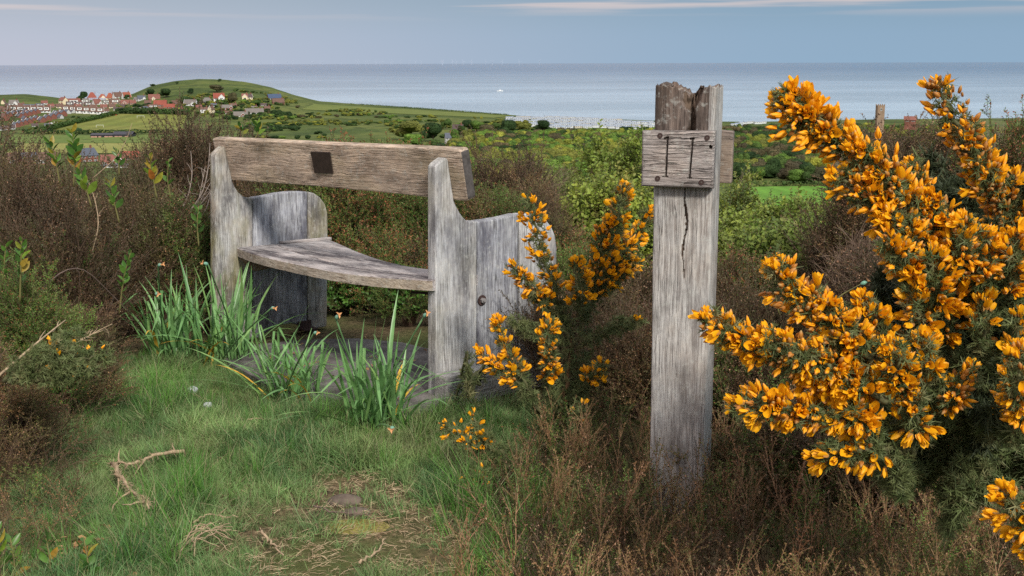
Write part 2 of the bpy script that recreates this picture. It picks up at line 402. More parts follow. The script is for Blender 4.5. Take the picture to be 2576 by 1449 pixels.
M['young'] = leafm('young_shoot_leaf', [(.17, .27, .03), (.12, .22, .03), (.35, .22, .03), (.28, .30, .04), (.38, .14, .03)], rough=.4, trans=.35)
M['pale_bud'] = leafm('pale_bud', [(.36, .28, .22), (.42, .33, .25)], trans=.1)
def mk(key, n, **kw): variants(key, [sprig(name='%s_sprig' % key, **kw) for _ in range(n)])
def worldvar(key, scale, lo, hi, alt=None, a0=.5, a1=.66, amt=.6):
    t = M[key].node_tree; g = t.nodes.new('ShaderNodeNewGeometry').outputs['Position']; c = t.nodes['Principled BSDF'].inputs['Base Color'].links[0].from_socket
    dst = [l.to_socket for l in t.links if l.from_socket == c and l.to_node.bl_idname in ('ShaderNodeBsdfPrincipled', 'ShaderNodeBsdfTranslucent')]
    c2 = mixc(t, 1.0, c, mixc(t, ramp(t, noise(t, g, scale, 4, .6), [(.36, 0.0), (.64, 1.0)]), lo, hi), 'MULTIPLY')
    if alt: c2 = mixc(t, ramp(t, noise(t, g, scale * .6, 3, .6), [(a0, 0.0), (a1, amt)]), c2, alt)
    for d_ in dst: t.links.new(c2, d_)
for k_ in ('heath_leaf', 'heath_dry', 'heath_dark'): worldvar(k_, 2.6, (.55, .55, .55), (1.55, 1.45, 1.35), (.085, .115, .035), .52, .66, .55)
worldvar('erica_leaf', 2.2, (.6, .65, .6), (1.4, 1.35, 1.2)); worldvar('lime', 1.2, (.6, .7, .7), (1.3, 1.25, 1.1)); worldvar('mid_green', .9, (.55, .6, .6), (1.7, 1.5, 1.2))
mk('heather', 6, L=.22, nside=10, sl=.11, leafL=.0075, leafW=.0032, n_leaf=26, tip=1, tipL=.006, mats=[M['stem_brown'], M['heath_leaf'], M['heath_dry']])
mk('dark_heather', 6, L=.22, nside=10, sl=.12, leafL=.010, leafW=.0042, n_leaf=26, tip=2, tipL=.007, mats=[M['stem_brown'], M['heath_dark'], M['heath_dry']])
mk('tall_heather', 6, L=.36, nside=7, sl=.13, leafL=.0105, leafW=.005, n_leaf=34, spread=.42, r0=.0021, bare=.25, tip=3, tipL=.0065, bend=.07, mats=[M['stem_grey'], M['heath_leaf'], M['heath_dry']])
mk('dark_tall', 6, L=.36, nside=8, sl=.13, leafL=.010, leafW=.0045, n_leaf=38, spread=.42, bare=.2, tip=1, tipL=.006, bend=.07, mats=[M['stem_brown'], M['heath_dark'], M['heath_dry']])
mk('erica', 6, L=.26, nside=8, sl=.11, leafL=.013, leafW=.0034, n_leaf=46, spread=.5, bare=.15, tip=2, tipL=.008, bend=.08, mats=[M['stem_brown'], M['erica_leaf'], M['rust']])
mk('rusty_erica', 5, L=.26, nside=7, sl=.11, leafL=.012, leafW=.0036, n_leaf=38, spread=.45, bare=.15, tip=6, tipL=.010, bend=.08, mats=[M['stem_brown'], M['erica_leaf'], M['rust']])
mk('lime_shrub', 5, L=.55, nside=8, sl=.28, leafL=.045, leafW=.030, n_leaf=16, spread=.7, broad=True, r0=.003, mats=[M['stem_brown'], M['lime'], M['lime']])
mk('green_shrub', 5, L=.55, nside=9, sl=.30, leafL=.036, leafW=.022, n_leaf=20, spread=.8, broad=True, r0=.003, mats=[M['stem_brown'], M['mid_green'], M['lime']])
mk('bramble', 4, L=.30, nside=4, sl=.12, leafL=.045, leafW=.030, n_leaf=9, spread=.9, broad=True, r0=.0025, mats=[M['stem_green'], M['glossy'], M['glossy']])
mk('twiggy', 4, L=.30, nside=9, sl=.16, leafL=.006, leafW=.003, n_leaf=3, spread=.8, tip=0, bend=.16, r0=.0022, mats=[flat('bare_heather_wood', (.13, .09, .065), .85, .3, 20), M['heath_leaf'], M['heath_dry']])

# gorse: spine tufts and flowers
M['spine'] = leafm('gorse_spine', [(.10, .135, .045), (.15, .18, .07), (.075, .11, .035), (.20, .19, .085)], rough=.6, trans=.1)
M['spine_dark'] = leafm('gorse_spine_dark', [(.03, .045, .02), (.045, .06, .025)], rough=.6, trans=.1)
def spine_tuft(n, L, w, mats):
    mb = MB()
    for i in range(n):
        d = nrm(rng.normal(size=3) + np.array([0, 0, .55])); p = np.array([0, 0, rng.uniform(0, .012)]); l = L * rng.uniform(.5, 1.15)
        mb.tube([p, p + d * l], [w, w * .12], 3, 0, cap=False)
        for k in range(2):
            q = p + d * l * rng.uniform(.25, .6); e = nrm(d + rng.normal(size=3) * .8); mb.tube([q, q + e * l * .4], [w * .7, w * .1], 3, 0, cap=False)
    return mb.mesh('spine_tuft', mats)
variants('spines', [spine_tuft(12, .021, .0011, [M['spine']]) for _ in range(5)])
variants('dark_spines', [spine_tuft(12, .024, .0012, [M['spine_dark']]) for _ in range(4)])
M['petal'] = leafm('gorse_petal', [(1.0, .76, .015), (1.0, .84, .03), (1.0, .66, .010), (1.0, .80, .02), (1.0, .71, .012)], rough=.45, trans=.28, gen=((.90, .44, .01), .16, .0))
M['calyx'] = leafm('gorse_calyx', [(.36, .15, .035), (.30, .17, .05), (.45, .19, .035)], rough=.6, trans=.1)
M['bud'] = leafm('gorse_bud', [(.56, .23, .06), (.36, .14, .04), (.66, .33, .10), (.58, .36, .16), (.30, .13, .05), (.68, .30, .05)], rough=.5, trans=.15, gen=((.88, .38, .012), .75, 1.0))
M['bud_olive'] = leafm('gorse_young_bud', [(.34, .20, .08), (.40, .30, .13), (.24, .12, .045), (.28, .22, .09)], rough=.55, trans=.1, gen=((.42, .17, .03), .6, 1.0))
def petal(mb, L, W, cup, bend, origin=(0, 0, 0), yaw=0., pitch=0., m=0, nx=4, ny=3, notch=0.):
    """a petal growing along +Z, its face towards +Y, then tilted"""
    v = []; 
    for i in range(nx + 1):
        t = i / nx; w = W * math.sin(PI * min(.97, .12 + .80 * t)) ** .7
        for j in range(ny + 1):
            s = j / ny * 2 - 1
            v.append((s * w * .5, cup * (s * s) * W - bend * t * t * L, t * L * (1 - (notch if i == nx and j in (1, 2) else 0)) - .05 * L * abs(s) * (i == nx)))
    R = np.array(Euler((pitch, 0, yaw)).to_matrix()); v = np.array(v) @ R.T + np.array(origin)
    f = [(i * (ny + 1) + j, i * (ny + 1) + j + 1, (i + 1) * (ny + 1) + j + 1, (i + 1) * (ny + 1) + j) for i in range(nx) for j in range(ny)]
    mb.add(v, f, m)
def pod(mb, L, W, m, flat_=.75, p=(0, 0, 0), n=6, k=5, point=1.0):
    z = np.linspace(0, 1, k + 1); r = np.sin(PI * np.clip(z * .9 + .07, 0, 1)) ** .8 * W / 2 * (1 - .25 * z * point)
    v = [(p[0] + r[i] * math.cos(a), p[1] + r[i] * math.sin(a) * flat_, p[2] + z[i] * L) for i in range(k + 1) for a in np.linspace(0, 2 * PI, n, endpoint=False)]
    f = [(i * n + j, i * n + (j + 1) % n, (i + 1) * n + (j + 1) % n, (i + 1) * n + j) for i in range(k) for j in range(n)] + [tuple(k * n + j for j in range(n))]
    mb.add(v, f, m)
def flower_open(s=1.0, o=1.0):
    mb = MB(); mats = [M['petal'], M['calyx']]
    L = .028 * s
    for sy in (1, -1): petal(mb, L * .52, L * .46, -.25 * sy, .0, (0, sy * L * .10, 0), 0, 0, 1, 3, 2)
    petal(mb, L * 1.0, L * .62, -.22, -.02, (0, L * .05, L * .10), 0, -.15 - .4 * o, 0, 4, 3, .10)        # standard
    for sx in (1, -1): petal(mb, L * .85, L * .36, .18, .05, (sx * L * .07, -L * .05, L * .12), sx * 1.2, .10 + .12 * o, 0, 3, 2)   # wings
    pod(mb, L * .78, L * .26, 0, .8, (0, -L * .1, L * .12), 5, 3)                                           # keel
    return mb.mesh('gorse_flower', mats, True)
def flower_bud(L, W, m):
    mb = MB(); pod(mb, L, W, 0, .8)
    petal(mb, L * .7, W * 1.05, -.35, .0, (0, W * .12, 0), 0, -.06, 0, 3, 2); petal(mb, L * .62, W * 1.0, .35, .0, (0, -W * .12, 0), 0, .06, 0, 3, 2)
    return mb.mesh('gorse_bud', [m], True)
FLOWERS = [flower_open(1.0, 1.0), flower_open(.95, .55), flower_open(1.08, .8), flower_open(.9, .2), flower_bud(.023, .0115, M['bud']), flower_bud(.026, .0105, M['bud']), flower_bud(.020, .011, M['bud']),
           flower_bud(.017, .011, M['bud_olive']), flower_bud(.015, .010, M['bud_olive'])]
variants('flowers', FLOWERS)
M['gorse_wood'] = flat('gorse_wood', (.17, .10, .05), .85, .35, 25)
M['gorse_twig'] = flat('gorse_twig', (.10, .10, .045), .8, .3, 25)

def smooth_path(pts, k=24):
    pts = np.asarray(pts, float); n = len(pts); s = np.concatenate([[0], np.cumsum(np.linalg.norm(np.diff(pts, axis=0), axis=1))]); t = np.linspace(0, s[-1], k)
    q = np.stack([np.interp(t, s, pts[:, j]) for j in range(3)], 1)
    for _ in range(3): q[1:-1] = (q[:-2] + 2 * q[1:-1] + q[2:]) / 4
    return q, s[-1]
def gorse(label, branches, category='gorse bush', base=None, fs=1.0, n_parts=300, spine_key='spines', name='gorse_bush', group=None):
    """branches: list of dicts(path=[(u,v,d)..] from tip to base, fl=(from,to) share of the length in flower, R radius, dens flowers per metre, open share)"""
    allp = []
    root_loc = base
    o = empty(name, Vector([float(x) for x in root_loc]), label=label, cat=category, group=group)
    fp, fr, fs_, fi, fw = [], [], [], [], []
    sp, sr, ss = [], [], []
    for b in branches:
        q, Ln = smooth_path([P(*k) for k in b['path']], 28)
        q[1:-1] += rng.normal(size=(26, 3)) * .004
        t_ = np.linspace(0, 1, len(q)); r0 = b.get('r', .007)
        mb = MB(); mb.tube(q, np.interp(t_, [0, 1], [r0 * .3, r0]), 6, 0)
        link('branch', mb.mesh('branch', [M['gorse_wood'] if b.get('woody') else M['gorse_twig']], True), o, world=True)
        tan = -np.gradient(q, axis=0); tan /= np.linalg.norm(tan, axis=1)[:, None] + 1e-9      # towards the tip
        def samp(a, e, n, R, fwd):
            t = rng.uniform(a, e, n); p = np.stack([np.interp(t, t_, q[:, j]) for j in range(3)], 1); tg = np.stack([np.interp(t, t_, tan[:, j]) for j in range(3)], 1)
            out = np.cross(tg, rng.normal(size=(n, 3))); out /= np.linalg.norm(out, axis=1)[:, None] + 1e-9
            taper = np.clip((t - a) * Ln / (R * 1.6) + .25, 0, 1)
            tipw = 1 - taper
            d = out * (.8 - .5 * tipw[:, None]) + tg * (fwd + 1.0 * tipw[:, None]) + rng.normal(size=(n, 3)) * .22
            return p, out, tg, d, taper, t
        if b.get('fl'):
            a, e = b['fl']; R = b.get('R', .03); n = int(1.4 * b.get('dens', 330) * (e - a) * Ln); fs_k = .97
            p, out, tg, d, tp, t = samp(a, e, n, R, .55)
            lump_ = .55 + .95 * vnoise(t * Ln * 13 + 5.7 * len(fp), np.full(n, 8.1)); rad = R * tp * lump_ * rng.uniform(.25, 1.0, n) ** .6 * rng.uniform(.6, 1.15, n)
            kp = vnoise(t * Ln * 19 + 3.1 * len(fp), np.full(n, 1.7)) + rng.random(n) * .5 > .42; kp[t < a + .12 * (e - a)] = True
            fp.append(p + out * rad[:, None] * .8 + tg * .006); fr.append(eul(d, rng.uniform(0, 6.28, n))); fs_.append(rng.uniform(.7, 1.12, n) * fs_k * fs * (.72 + .28 * tp))
            op = b.get('open', .5); patchy = vnoise(t * Ln * 16 + 31 * len(fp), np.full(n, 3.3)) ; pr = np.clip(op - .10 + (patchy - .5) * 1.1, .03, .95)
            old = b.get('olive', .15) + .10; r1 = rng.random(n)
            ix = np.where(r1 < pr, rng.integers(0, 4, n), np.where(rng.random(n) < old + .4 * (1 - tp), rng.integers(7, 9, n), rng.integers(4, 7, n)))
            fi.append(ix); fp[-1] = fp[-1][kp]; fr[-1] = fr[-1][kp]; fs_[-1] = fs_[-1][kp]; fi[-1] = fi[-1][kp]
        a, e = b.get('sp', (0, .9)); n = int(b.get('spd', 330) * (e - a) * Ln); R = b.get('sR', .012)
        p, out, tg, d, tp, t = samp(a, e, n, R, .2)
        sp.append(p + out * (R * rng.uniform(0, 1, n))[:, None]); sr.append(eul(d, rng.uniform(0, 6.28, n))); ss.append(rng.uniform(.7, 1.3, n) * b.get('ss', 1.0))
    if fp:
        fp = np.concatenate(fp); fr = np.concatenate(fr); fs_ = np.concatenate(fs_); fi = np.concatenate(fi)
        order = np.argsort(np.linalg.norm(fp - CAM, axis=1) / fs_ + rng.random(len(fp)) * .02)
        for i in order[:n_parts]:
            me = FLOWERS[fi[i]]
            link('flower' if fi[i] < 4 else 'flower_bud', me, o, loc=fp[i], rot=fr[i], sca=float(fs_[i]), world=True)
        r = order[n_parts:]
        if len(r): scatter('flowers', 'flowers', fp[r], fr[r], fs_[r], fi[r], parent=o, kind='stuff')
    scatter('spines', spine_key, np.concatenate(sp), np.concatenate(sr), np.concatenate(ss), parent=o, kind='stuff')
    return o

# ------------------------------------------------------------------ heather and shrubs as rounded bushes
def bush(u, vtop, d, hw, label, keys=('dark_heather',), n=420, cat='heather bush', name='heather_bush', scale=1.0, depth=None, lean=.33, low=0.0, stems=14, group=None, shell=.4, stem_m='stem_brown', clumpy=.62):
    x = float(P(u, vtop, d)[0]); top = float(P(u, vtop, d)[2]); z0 = float(terrain(x, d)); h = max(.15, top - z0 - (.34 if 'shrub' in keys[0] else .14) * scale)
    rx = hw * d / F_PX; ry = depth or rx * .8
    o = empty(name, (x, d, z0), label=label, cat=cat, group=group)
    a = rng.uniform(0, 2 * PI, n * 2); el = np.arccos(rng.uniform(low, 1, n * 2)); rr = rng.uniform(shell, 1, n * 2) ** .5
    q = np.stack([np.cos(a) * np.sin(el), np.sin(a) * np.sin(el), np.cos(el)], 1)
    # lumpy outline and gaps between clumps
    lump = 1 + .75 * fbm(q[:, 0] * 2.3 + x * 3, q[:, 2] * 2.3 + q[:, 1] * 2 + d, 3)
    gap = vnoise(q[:, 0] * 5 + 7 * x, q[:, 2] * 5 + q[:, 1] * 4 + d * 3)
    keep = np.argsort(-(gap * clumpy + rng.random(n * 2) * (1 - clumpy)))[:n]
    q = q[keep]; rr = rr[keep]; lump = lump[keep]
    pos = np.stack([x + q[:, 0] * rx * rr * lump, d + q[:, 1] * ry * rr * lump, z0 + .02 + q[:, 2] * h * rr * np.minimum(1.12, lump) * .93], 1)
    dr = q * np.array([1, 1, .7]) * lean + np.array([0, 0, 1]) * (1 - lean * .5) + rng.normal(size=(n, 3)) * .28
    ro = eul(dr, rng.uniform(0, 6.28, n)); sc = rng.uniform(.7, 1.2, n) * scale
    pick = rng.integers(0, len(keys), n) if len(keys) > 1 else np.zeros(n, int)
    if len(keys) > 1: pick = np.clip(((vnoise(pos[:, 0] * 3.5, pos[:, 2] * 3.5 + d) + rng.normal(size=n) * .12) * len(keys)).astype(int), 0, len(keys) - 1)
    for k, key in enumerate(keys):
        s = pick == k
        if s.any(): scatter('foliage', key, pos[s], ro[s], sc[s], parent=o, kind='stuff')
    mb = MB()
    for i in range(stems):
        an = rng.uniform(0, 6.28); e = np.array([math.cos(an) * rx * rng.uniform(.2, .8), math.sin(an) * ry * .7, h * rng.uniform(.6, .95)])
        b0 = np.array([math.cos(an), math.sin(an), 0]) * rx * .12; m1 = e * .45 + rng.normal(size=3) * .04 * np.array([1, 1, .5]) * h
        pts, _ = smooth_path([b0, m1, e], 7); mb.tube(pts, np.linspace(.008, .003, 7) * max(1, scale * .8), 4, 0)
    if stems: link('stems', mb.mesh('stems', [M[stem_m]]), o)
    return o
# ------------------------------------------------------------------ ground, sea
M['soil'], t, b = mat('lawn_soil', .95, .1)
c = coords(t); n1 = noise(t, c, 1.3, 5, .6); n2 = noise(t, c, 40, 5, .7); n3 = noise(t, c, 160, 3, .6)
col = ramp(t, n2, [(.35, (.055, .045, .028)), (.5, (.14, .105, .06)), (.65, (.24, .18, .11))])
col = mixc(t, ramp(t, n1, [(.42, 0.0), (.58, .8)]), col, mixc(t, n3, (.045, .07, .02), (.12, .14, .045)))
t.links.new(col, b.inputs['Base Color']); bump(t, b, math_(t, 'ADD', n2, math_(t, 'MULTIPLY', n3, .5)), .9, .02)
M['country'], t, b = mat('hillside_grass', .95, .1)
c = coords(t); n1 = noise(t, c, .012, 5, .6); n2 = noise(t, c, .05, 5, .65); n3 = noise(t, c, .35, 4, .65)
col = ramp(t, n1, [(.35, (.045, .07, .018)), (.48, (.068, .095, .024)), (.60, (.105, .125, .034))])
col = mixc(t, ramp(t, n2, [(.46, 0.0), (.62, .75)]), col, (.032, .05, .016))
col = mixc(t, 1.0, col, ramp(t, n3, [(.3, .72), (.7, 1.3)]), 'MULTIPLY')
t.links.new(col, b.inputs['Base Color']); bump(t, b, n3, .5, 1.5)

def polar(name, r, mats, **kw):
    fine = np.radians(np.arange(-31, 31.01, .22)); az = np.concatenate([fine, np.radians(np.arange(34, 327, 4.0))])
    A, R = np.meshgrid(az, r); x = np.sin(A) * R; y = np.cos(A) * R; z = terrain(x, y)
    n = len(az); k = len(r); v = np.stack([x, y, z], 2).reshape(-1, 3)
    i, j = np.meshgrid(np.arange(k - 1), np.arange(n), indexing='ij'); j2 = (j + 1) % n
    f = np.stack([i * n + j, (i + 1) * n + j, (i + 1) * n + j2, i * n + j2], 2).reshape(-1, 4)[:, ::-1]
    me = bpy.data.meshes.new(name); me.from_pydata(v.tolist(), [], f.tolist()); [me.materials.append(m) for m in mats]
    me.polygons.foreach_set('use_smooth', np.ones(len(me.polygons), dtype=bool))
    return link(name, me, kind='structure', **kw)
polar('ground', np.concatenate([np.arange(.4, 12, .06)]), [M['soil']], label='earth and thin turf of the hilltop')
polar('hillside', np.concatenate([np.geomspace(11.94, 1300, 170), np.linspace(1312, 1960, 90)]), [M['country']], label='green valley, hill and cliff top by the sea')

M['sea'], t, b = mat('sea_water', .14, .5)
b.inputs['IOR'].default_value = 1.33
c = coords(t); mpn = t.nodes.new('ShaderNodeMapping'); mpn.inputs['Scale'].default_value = (.35, 1, 1); t.links.new(c, mpn.inputs[0])
w1 = noise(t, mpn.outputs[0], .02, 6, .65); w2 = noise(t, mpn.outputs[0], .0022, 4, .6); w3 = noise(t, mpn.outputs[0], .25, 4, .6)
t.links.new(ramp(t, w2, [(.35, .12), (.65, .22)]), b.inputs['Roughness'])
vl = t.nodes.new('ShaderNodeVectorMath'); vl.operation = 'LENGTH'; t.links.new(c, vl.inputs[0])
near_shore = maprange(t, vl.outputs['Value'], 1800, 14000, 1.0, 0.0, 'LINEAR')      # base colour gets paler towards the shore
wcol = mixc(t, math_(t, 'MULTIPLY', near_shore, near_shore), (.04, .095, .18), (.30, .39, .47))
t.links.new(mixc(t, 1.0, wcol, ramp(t, w2, [(.4, .86), (.62, 1.12)]), 'MULTIPLY'), b.inputs['Base Color'])
bump(t, b, math_(t, 'ADD', math_(t, 'MULTIPLY', w1, 1.0), math_(t, 'MULTIPLY', w3, .25)), 1.0, 16.0)
mb = MB(); rr_ = [300, 2500, 6000, 15000, 38000]; na = 96
v = [(r * math.cos(a), r * math.sin(a), -94) for r in rr_ for a in np.linspace(0, 2 * PI, na, endpoint=False)]
mb.add(v, [(i * na + j, (i + 1) * na + j, (i + 1) * na + (j + 1) % na, i * na + (j + 1) % na)[::-1] for i in range(len(rr_) - 1) for j in range(na)])
link('sea', mb.mesh('sea', [M['sea']]), kind='structure', label='calm grey blue sea out to the horizon')

# fields draped over the valley
def grassm(name, a, b_, scale=.03, stripe=0):
    m, t, b = mat(name, .95, .1); c = coords(t); n1 = noise(t, c, scale, 5, .6); n2 = noise(t, c, scale * 14, 4, .6)
    col = mixc(t, 1.0, ramp(t, n1, [(.35, a), (.65, b_)]), ramp(t, n2, [(.3, .82), (.7, 1.2)]), 'MULTIPLY')
    if stripe:
        w = t.nodes.new('ShaderNodeTexWave'); w.inputs['Scale'].default_value = stripe; w.inputs['Distortion'].default_value = .6; t.links.new(c, w.inputs['Vector'])
        col = mixc(t, 1.0, col, ramp(t, w.outputs[1], [(.0, .88), (1., 1.1)]), 'MULTIPLY')
    t.links.new(col, b.inputs['Base Color']); return m
def field(name, label, quad, m, lift=.35, nu=40, nv=14):
    (a, b_, c, d) = [np.array(q, float) for q in quad]   # top-left, top-right, bottom-right, bottom-left in the photograph
    v = []
    for j in range(nv + 1):
        for i in range(nu + 1):
            s, w = i / nu, j / nv; q = (a * (1 - s) + b_ * s) * (1 - w) + (d * (1 - s) + c * s) * w
            p = hit(q[0], q[1]); v.append((p[0], p[1], float(terrain(p[0], p[1])) + lift))
    n = nu + 1; mb = MB(); mb.add(v, [(j * n + i, j * n + i + 1, (j + 1) * n + i + 1, (j + 1) * n + i)[::-1] for j in range(nv) for i in range(nu)])
    return link(name, mb.mesh(name, [m], True), kind='structure', label=label)
M['pitch'] = grassm('mown_pitch', (.115, .14, .03), (.155, .16, .04), .02, .012)
M['meadow'] = grassm('meadow', (.08, .125, .03), (.115, .15, .04), .03)
M['hay'] = grassm('hay_meadow', (.17, .18, .05), (.215, .215, .07), .03)
M['lush'] = grassm('lush_field', (.085, .20, .025), (.115, .235, .035), .03, .03)
field('playing_field', 'mown playing field with goal posts below the village', [(292, 287), (470, 289), (455, 333), (105, 335)], M['pitch'])
field('meadow', 'green meadow below the playing field', [(20, 341), (600, 341), (620, 360), (10, 361)], M['meadow'])
field('hay_field', 'pale yellow green hay field behind the nearer houses', [(60, 361.5), (620, 360.5), (640, 384), (10, 388)], M['hay'])
field('arable_field', 'bright green field right of the post', [(1868, 472), (2120, 469), (2160, 520), (1840, 540)], M['lush'])
field('cliff_meadow', 'long pale green meadow below the cliff top', [(790, 262), (1290, 292), (1240, 297), (760, 276)], grassm('cliff_grass', (.095, .125, .032), (.125, .15, .04), .03))
field('stubble_field', 'narrow pale field in front of the caravans', [(1310, 336), (1490, 334), (1470, 343), (1320, 344)], M['hay'])

# ------------------------------------------------------------------ trees
def crown_mesh(seed, n, cols, bare=False, leaf=.05, squash=1.0):
    """a crown one metre wide and one metre high, base at z=0"""
    r = np.random.default_rng(seed); lobes = []
    for i in range(11):
        a = r.uniform(0, 6.28); rad = r.uniform(.05, .30); z = r.uniform(.26, .74); rad *= 1 - max(0, z - .5) * 1.2
        lobes.append((rad * math.cos(a), rad * math.sin(a), z, r.uniform(.15, .26)))
    lobes = np.array(lobes); k = r.integers(0, len(lobes), n); d = r.normal(size=(n, 3)); d /= np.linalg.norm(d, axis=1)[:, None]; d[:, 2] = np.where(d[:, 2] < -.4, -d[:, 2], d[:, 2])
    c = lobes[k, :3] + d * (lobes[k, 3] * r.uniform(.72, 1.08, n))[:, None]; c[:, 2] = np.clip(c[:, 2], .03, None)
    nn = d + r.normal(size=(n, 3)) * .35; nn /= np.linalg.norm(nn, axis=1)[:, None]
    s = np.cross(nn, r.normal(size=(n, 3))); s /= np.linalg.norm(s, axis=1)[:, None]; w = np.cross(nn, s); L = leaf * r.uniform(.5, 1.2, n)[:, None]
    v = np.stack([c - s * L * .5, c - w * L * .4 + nn * L * .12, c + s * L * .5, c + w * L * .4 + nn * L * .1], 1).reshape(-1, 3)
    f = np.arange(4 * n).reshape(n, 4)
    mb = MB(); mb.add(v, f.tolist(), 0)
    for (x, y, z, q) in lobes:      # inner mass of twigs and shaded leaves
        th = np.linspace(0, 2 * PI, 8, endpoint=False); rings = [(q * .9 * math.cos(e), q * .9 * math.sin(e)) for e in (-1.2, -.5, .2, .8, 1.3)]
        vv = [(x + a * math.cos(t_), y + a * math.sin(t_), max(.01, z + h)) for a, h in rings for t_ in th]
        mb.add(vv, [(i * 8 + j, i * 8 + (j + 1) % 8, (i + 1) * 8 + (j + 1) % 8, (i + 1) * 8 + j) for i in range(4) for j in range(8)], 0)
    return mb.mesh('crown', [cols])
TC = {'olive': [(.14, .155, .035), (.165, .18, .045), (.11, .125, .032)], 'dark': [(.028, .055, .02), (.035, .065, .022)], 'bright': [(.10, .18, .035), (.12, .20, .04)],
      'yellow': [(.19, .21, .035), (.22, .235, .045), (.155, .185, .033)], 'brown': [(.10, .085, .05), (.085, .08, .04)], 'mid': [(.05, .09, .024), (.065, .105, .03)], 'blue': [(.04, .08, .035)]}
for k_, c_ in TC.items(): M['tree_' + k_] = leafm('crown_' + k_, c_, trans=.12, rough=.8, spec=.1, nsc=5); worldvar('tree_' + k_, .05, (.6, .65, .7), (1.35, 1.3, 1.15))
CROWNS = {k_: [crown_mesh(40 + 7 * i + s, 3600, M['tree_' + k_]) for i in range(2)] for s, k_ in enumerate(TC)}
def trunk_mesh():
    mb = MB(); mb.tube([(0, 0, -.1), (.01, 0, .2), (-.01, .01, .45)], [.045, .035, .02], 6)
    for i in range(4): a = i * 1.6 + .3; mb.tube([(0, 0, .25 + .04 * i), (math.cos(a) * .14, math.sin(a) * .14, .5)], [.018, .008], 4)
    return mb.mesh('trunk', [flat('bark', (.10, .075, .05), .9, .3, 5)])
TRUNK = trunk_mesh()
def tree(u, vb, hpx, wpx, kind, label, name='tree', group=None, cat='tree', p=None):
    if p is None: p = hit(u, vb)
    d = math.hypot(p[0], p[1]); h = hpx * d / F_PX; w = wpx * d / F_PX
    o = empty(name, (p[0], p[1], float(terrain(p[0], p[1])) - .2), (0, 0, rng.uniform(0, 6.28)), label=label, cat=cat, group=group)
    link('crown', CROWNS[kind][int(rng.integers(0, 2))], o, loc=(0, 0, h * .06), sca=(w * 1.25, w * 1.25, h * 1.02))
    link('trunk', TRUNK, o, sca=(w * .9, w * .9, h * .8))
    return o
for a in [(1025, 352, 47, 75, 'olive', 'broad olive green tree left of the tall dark tree above the bench back'), (1090, 357, 50, 58, 'dark', 'tall dark green tree above the bench back'),
          (1041, 372, 36, 54, 'bright', 'round bright green tree just above the bench back'), (1124, 326, 28, 24, 'mid', 'small rounded tree behind the tall dark tree'),
          (1143, 366, 42, 31, 'bright', 'green tree right of the slate roofed cottage'), (1177, 330, 30, 30, 'dark', 'dark tree behind the cottage chimney'),
          (1176, 358, 36, 32, 'olive', 'olive tree two places right of the cottage'), (1227, 347, 34, 50, 'brown', 'brown green spreading tree left of the caravans'),
          (1277, 346, 46, 44, 'dark', 'tall rounded dark tree at the left end of the caravans'), (1314, 332, 32, 42, 'olive', 'olive tree in front of the first caravans'),
          (1368, 334, 33, 46, 'dark', 'dark green tree standing against the white caravans'), (1210, 368, 28, 34, 'olive', 'pale olive tree above the right end of the bench back'),
          (1093, 374, 24, 32, 'mid', 'low round tree between bright tree and cottage'), (1200, 330, 26, 40, 'bright', 'bright green tree behind the brown spreading tree'),
          (1250, 330, 22, 30, 'mid', 'green tree beside the tall dark one by the caravans'), (1005, 330, 18, 30, 'mid', 'small tree left of the broad olive tree'),
          (1066, 346, 26, 26, 'olive', 'narrow olive tree between the two largest trees'), (1158, 345, 30, 22, 'mid', 'slim green tree right of the white gabled cottage'),
          (1110, 378, 20, 24, 'blue', 'blue green bush at the foot of the cottage'),
          (199, 334, 13, 14, 'blue', 'small round tree at the lower edge of the playing field'), (211, 254, 23, 20, 'dark', 'dark conifer like tree left of the red hipped roof'),
          (199, 262, 18, 16, 'dark', 'low dark tree beside the conifer like tree'), (320, 250, 12, 14, 'dark', 'dark tree behind the red roof with white gable'),
          (418, 245, 22, 34, 'dark', 'dark tree group above the village street'), (380, 242, 18, 26, 'dark', 'dark tree left of the brick house with gabled dormer'),
          (384, 217, 6, 14, 'dark', 'lone dark bush on the left shoulder of the hill'), (585, 262, 28, 28, 'brown', 'brownish tree right of the red roofed white house'),
          (445, 212, 7, 8, 'dark', 'lone small bush high on the hill'), (553, 206, 8, 9, 'dark', 'bush near the hill top'), (480, 236, 14, 18, 'dark', 'dark bush on the hill flank'),
          (470, 262, 20, 34, 'dark', 'dark trees above the white gabled bungalow'), (545, 232, 18, 40, 'brown', 'russet bare tree patch on the hill flank'),
          (640, 268, 16, 30, 'mid', 'green bush by the cream twin gabled house'), (690, 292, 16, 24, 'dark', 'dark tree right of the long grey roof')]:
    tree(*a)
for u, vb, h, w, kd, lb in [(2010, 412, 60, 62, 'olive', 'first'), ]:
    pass
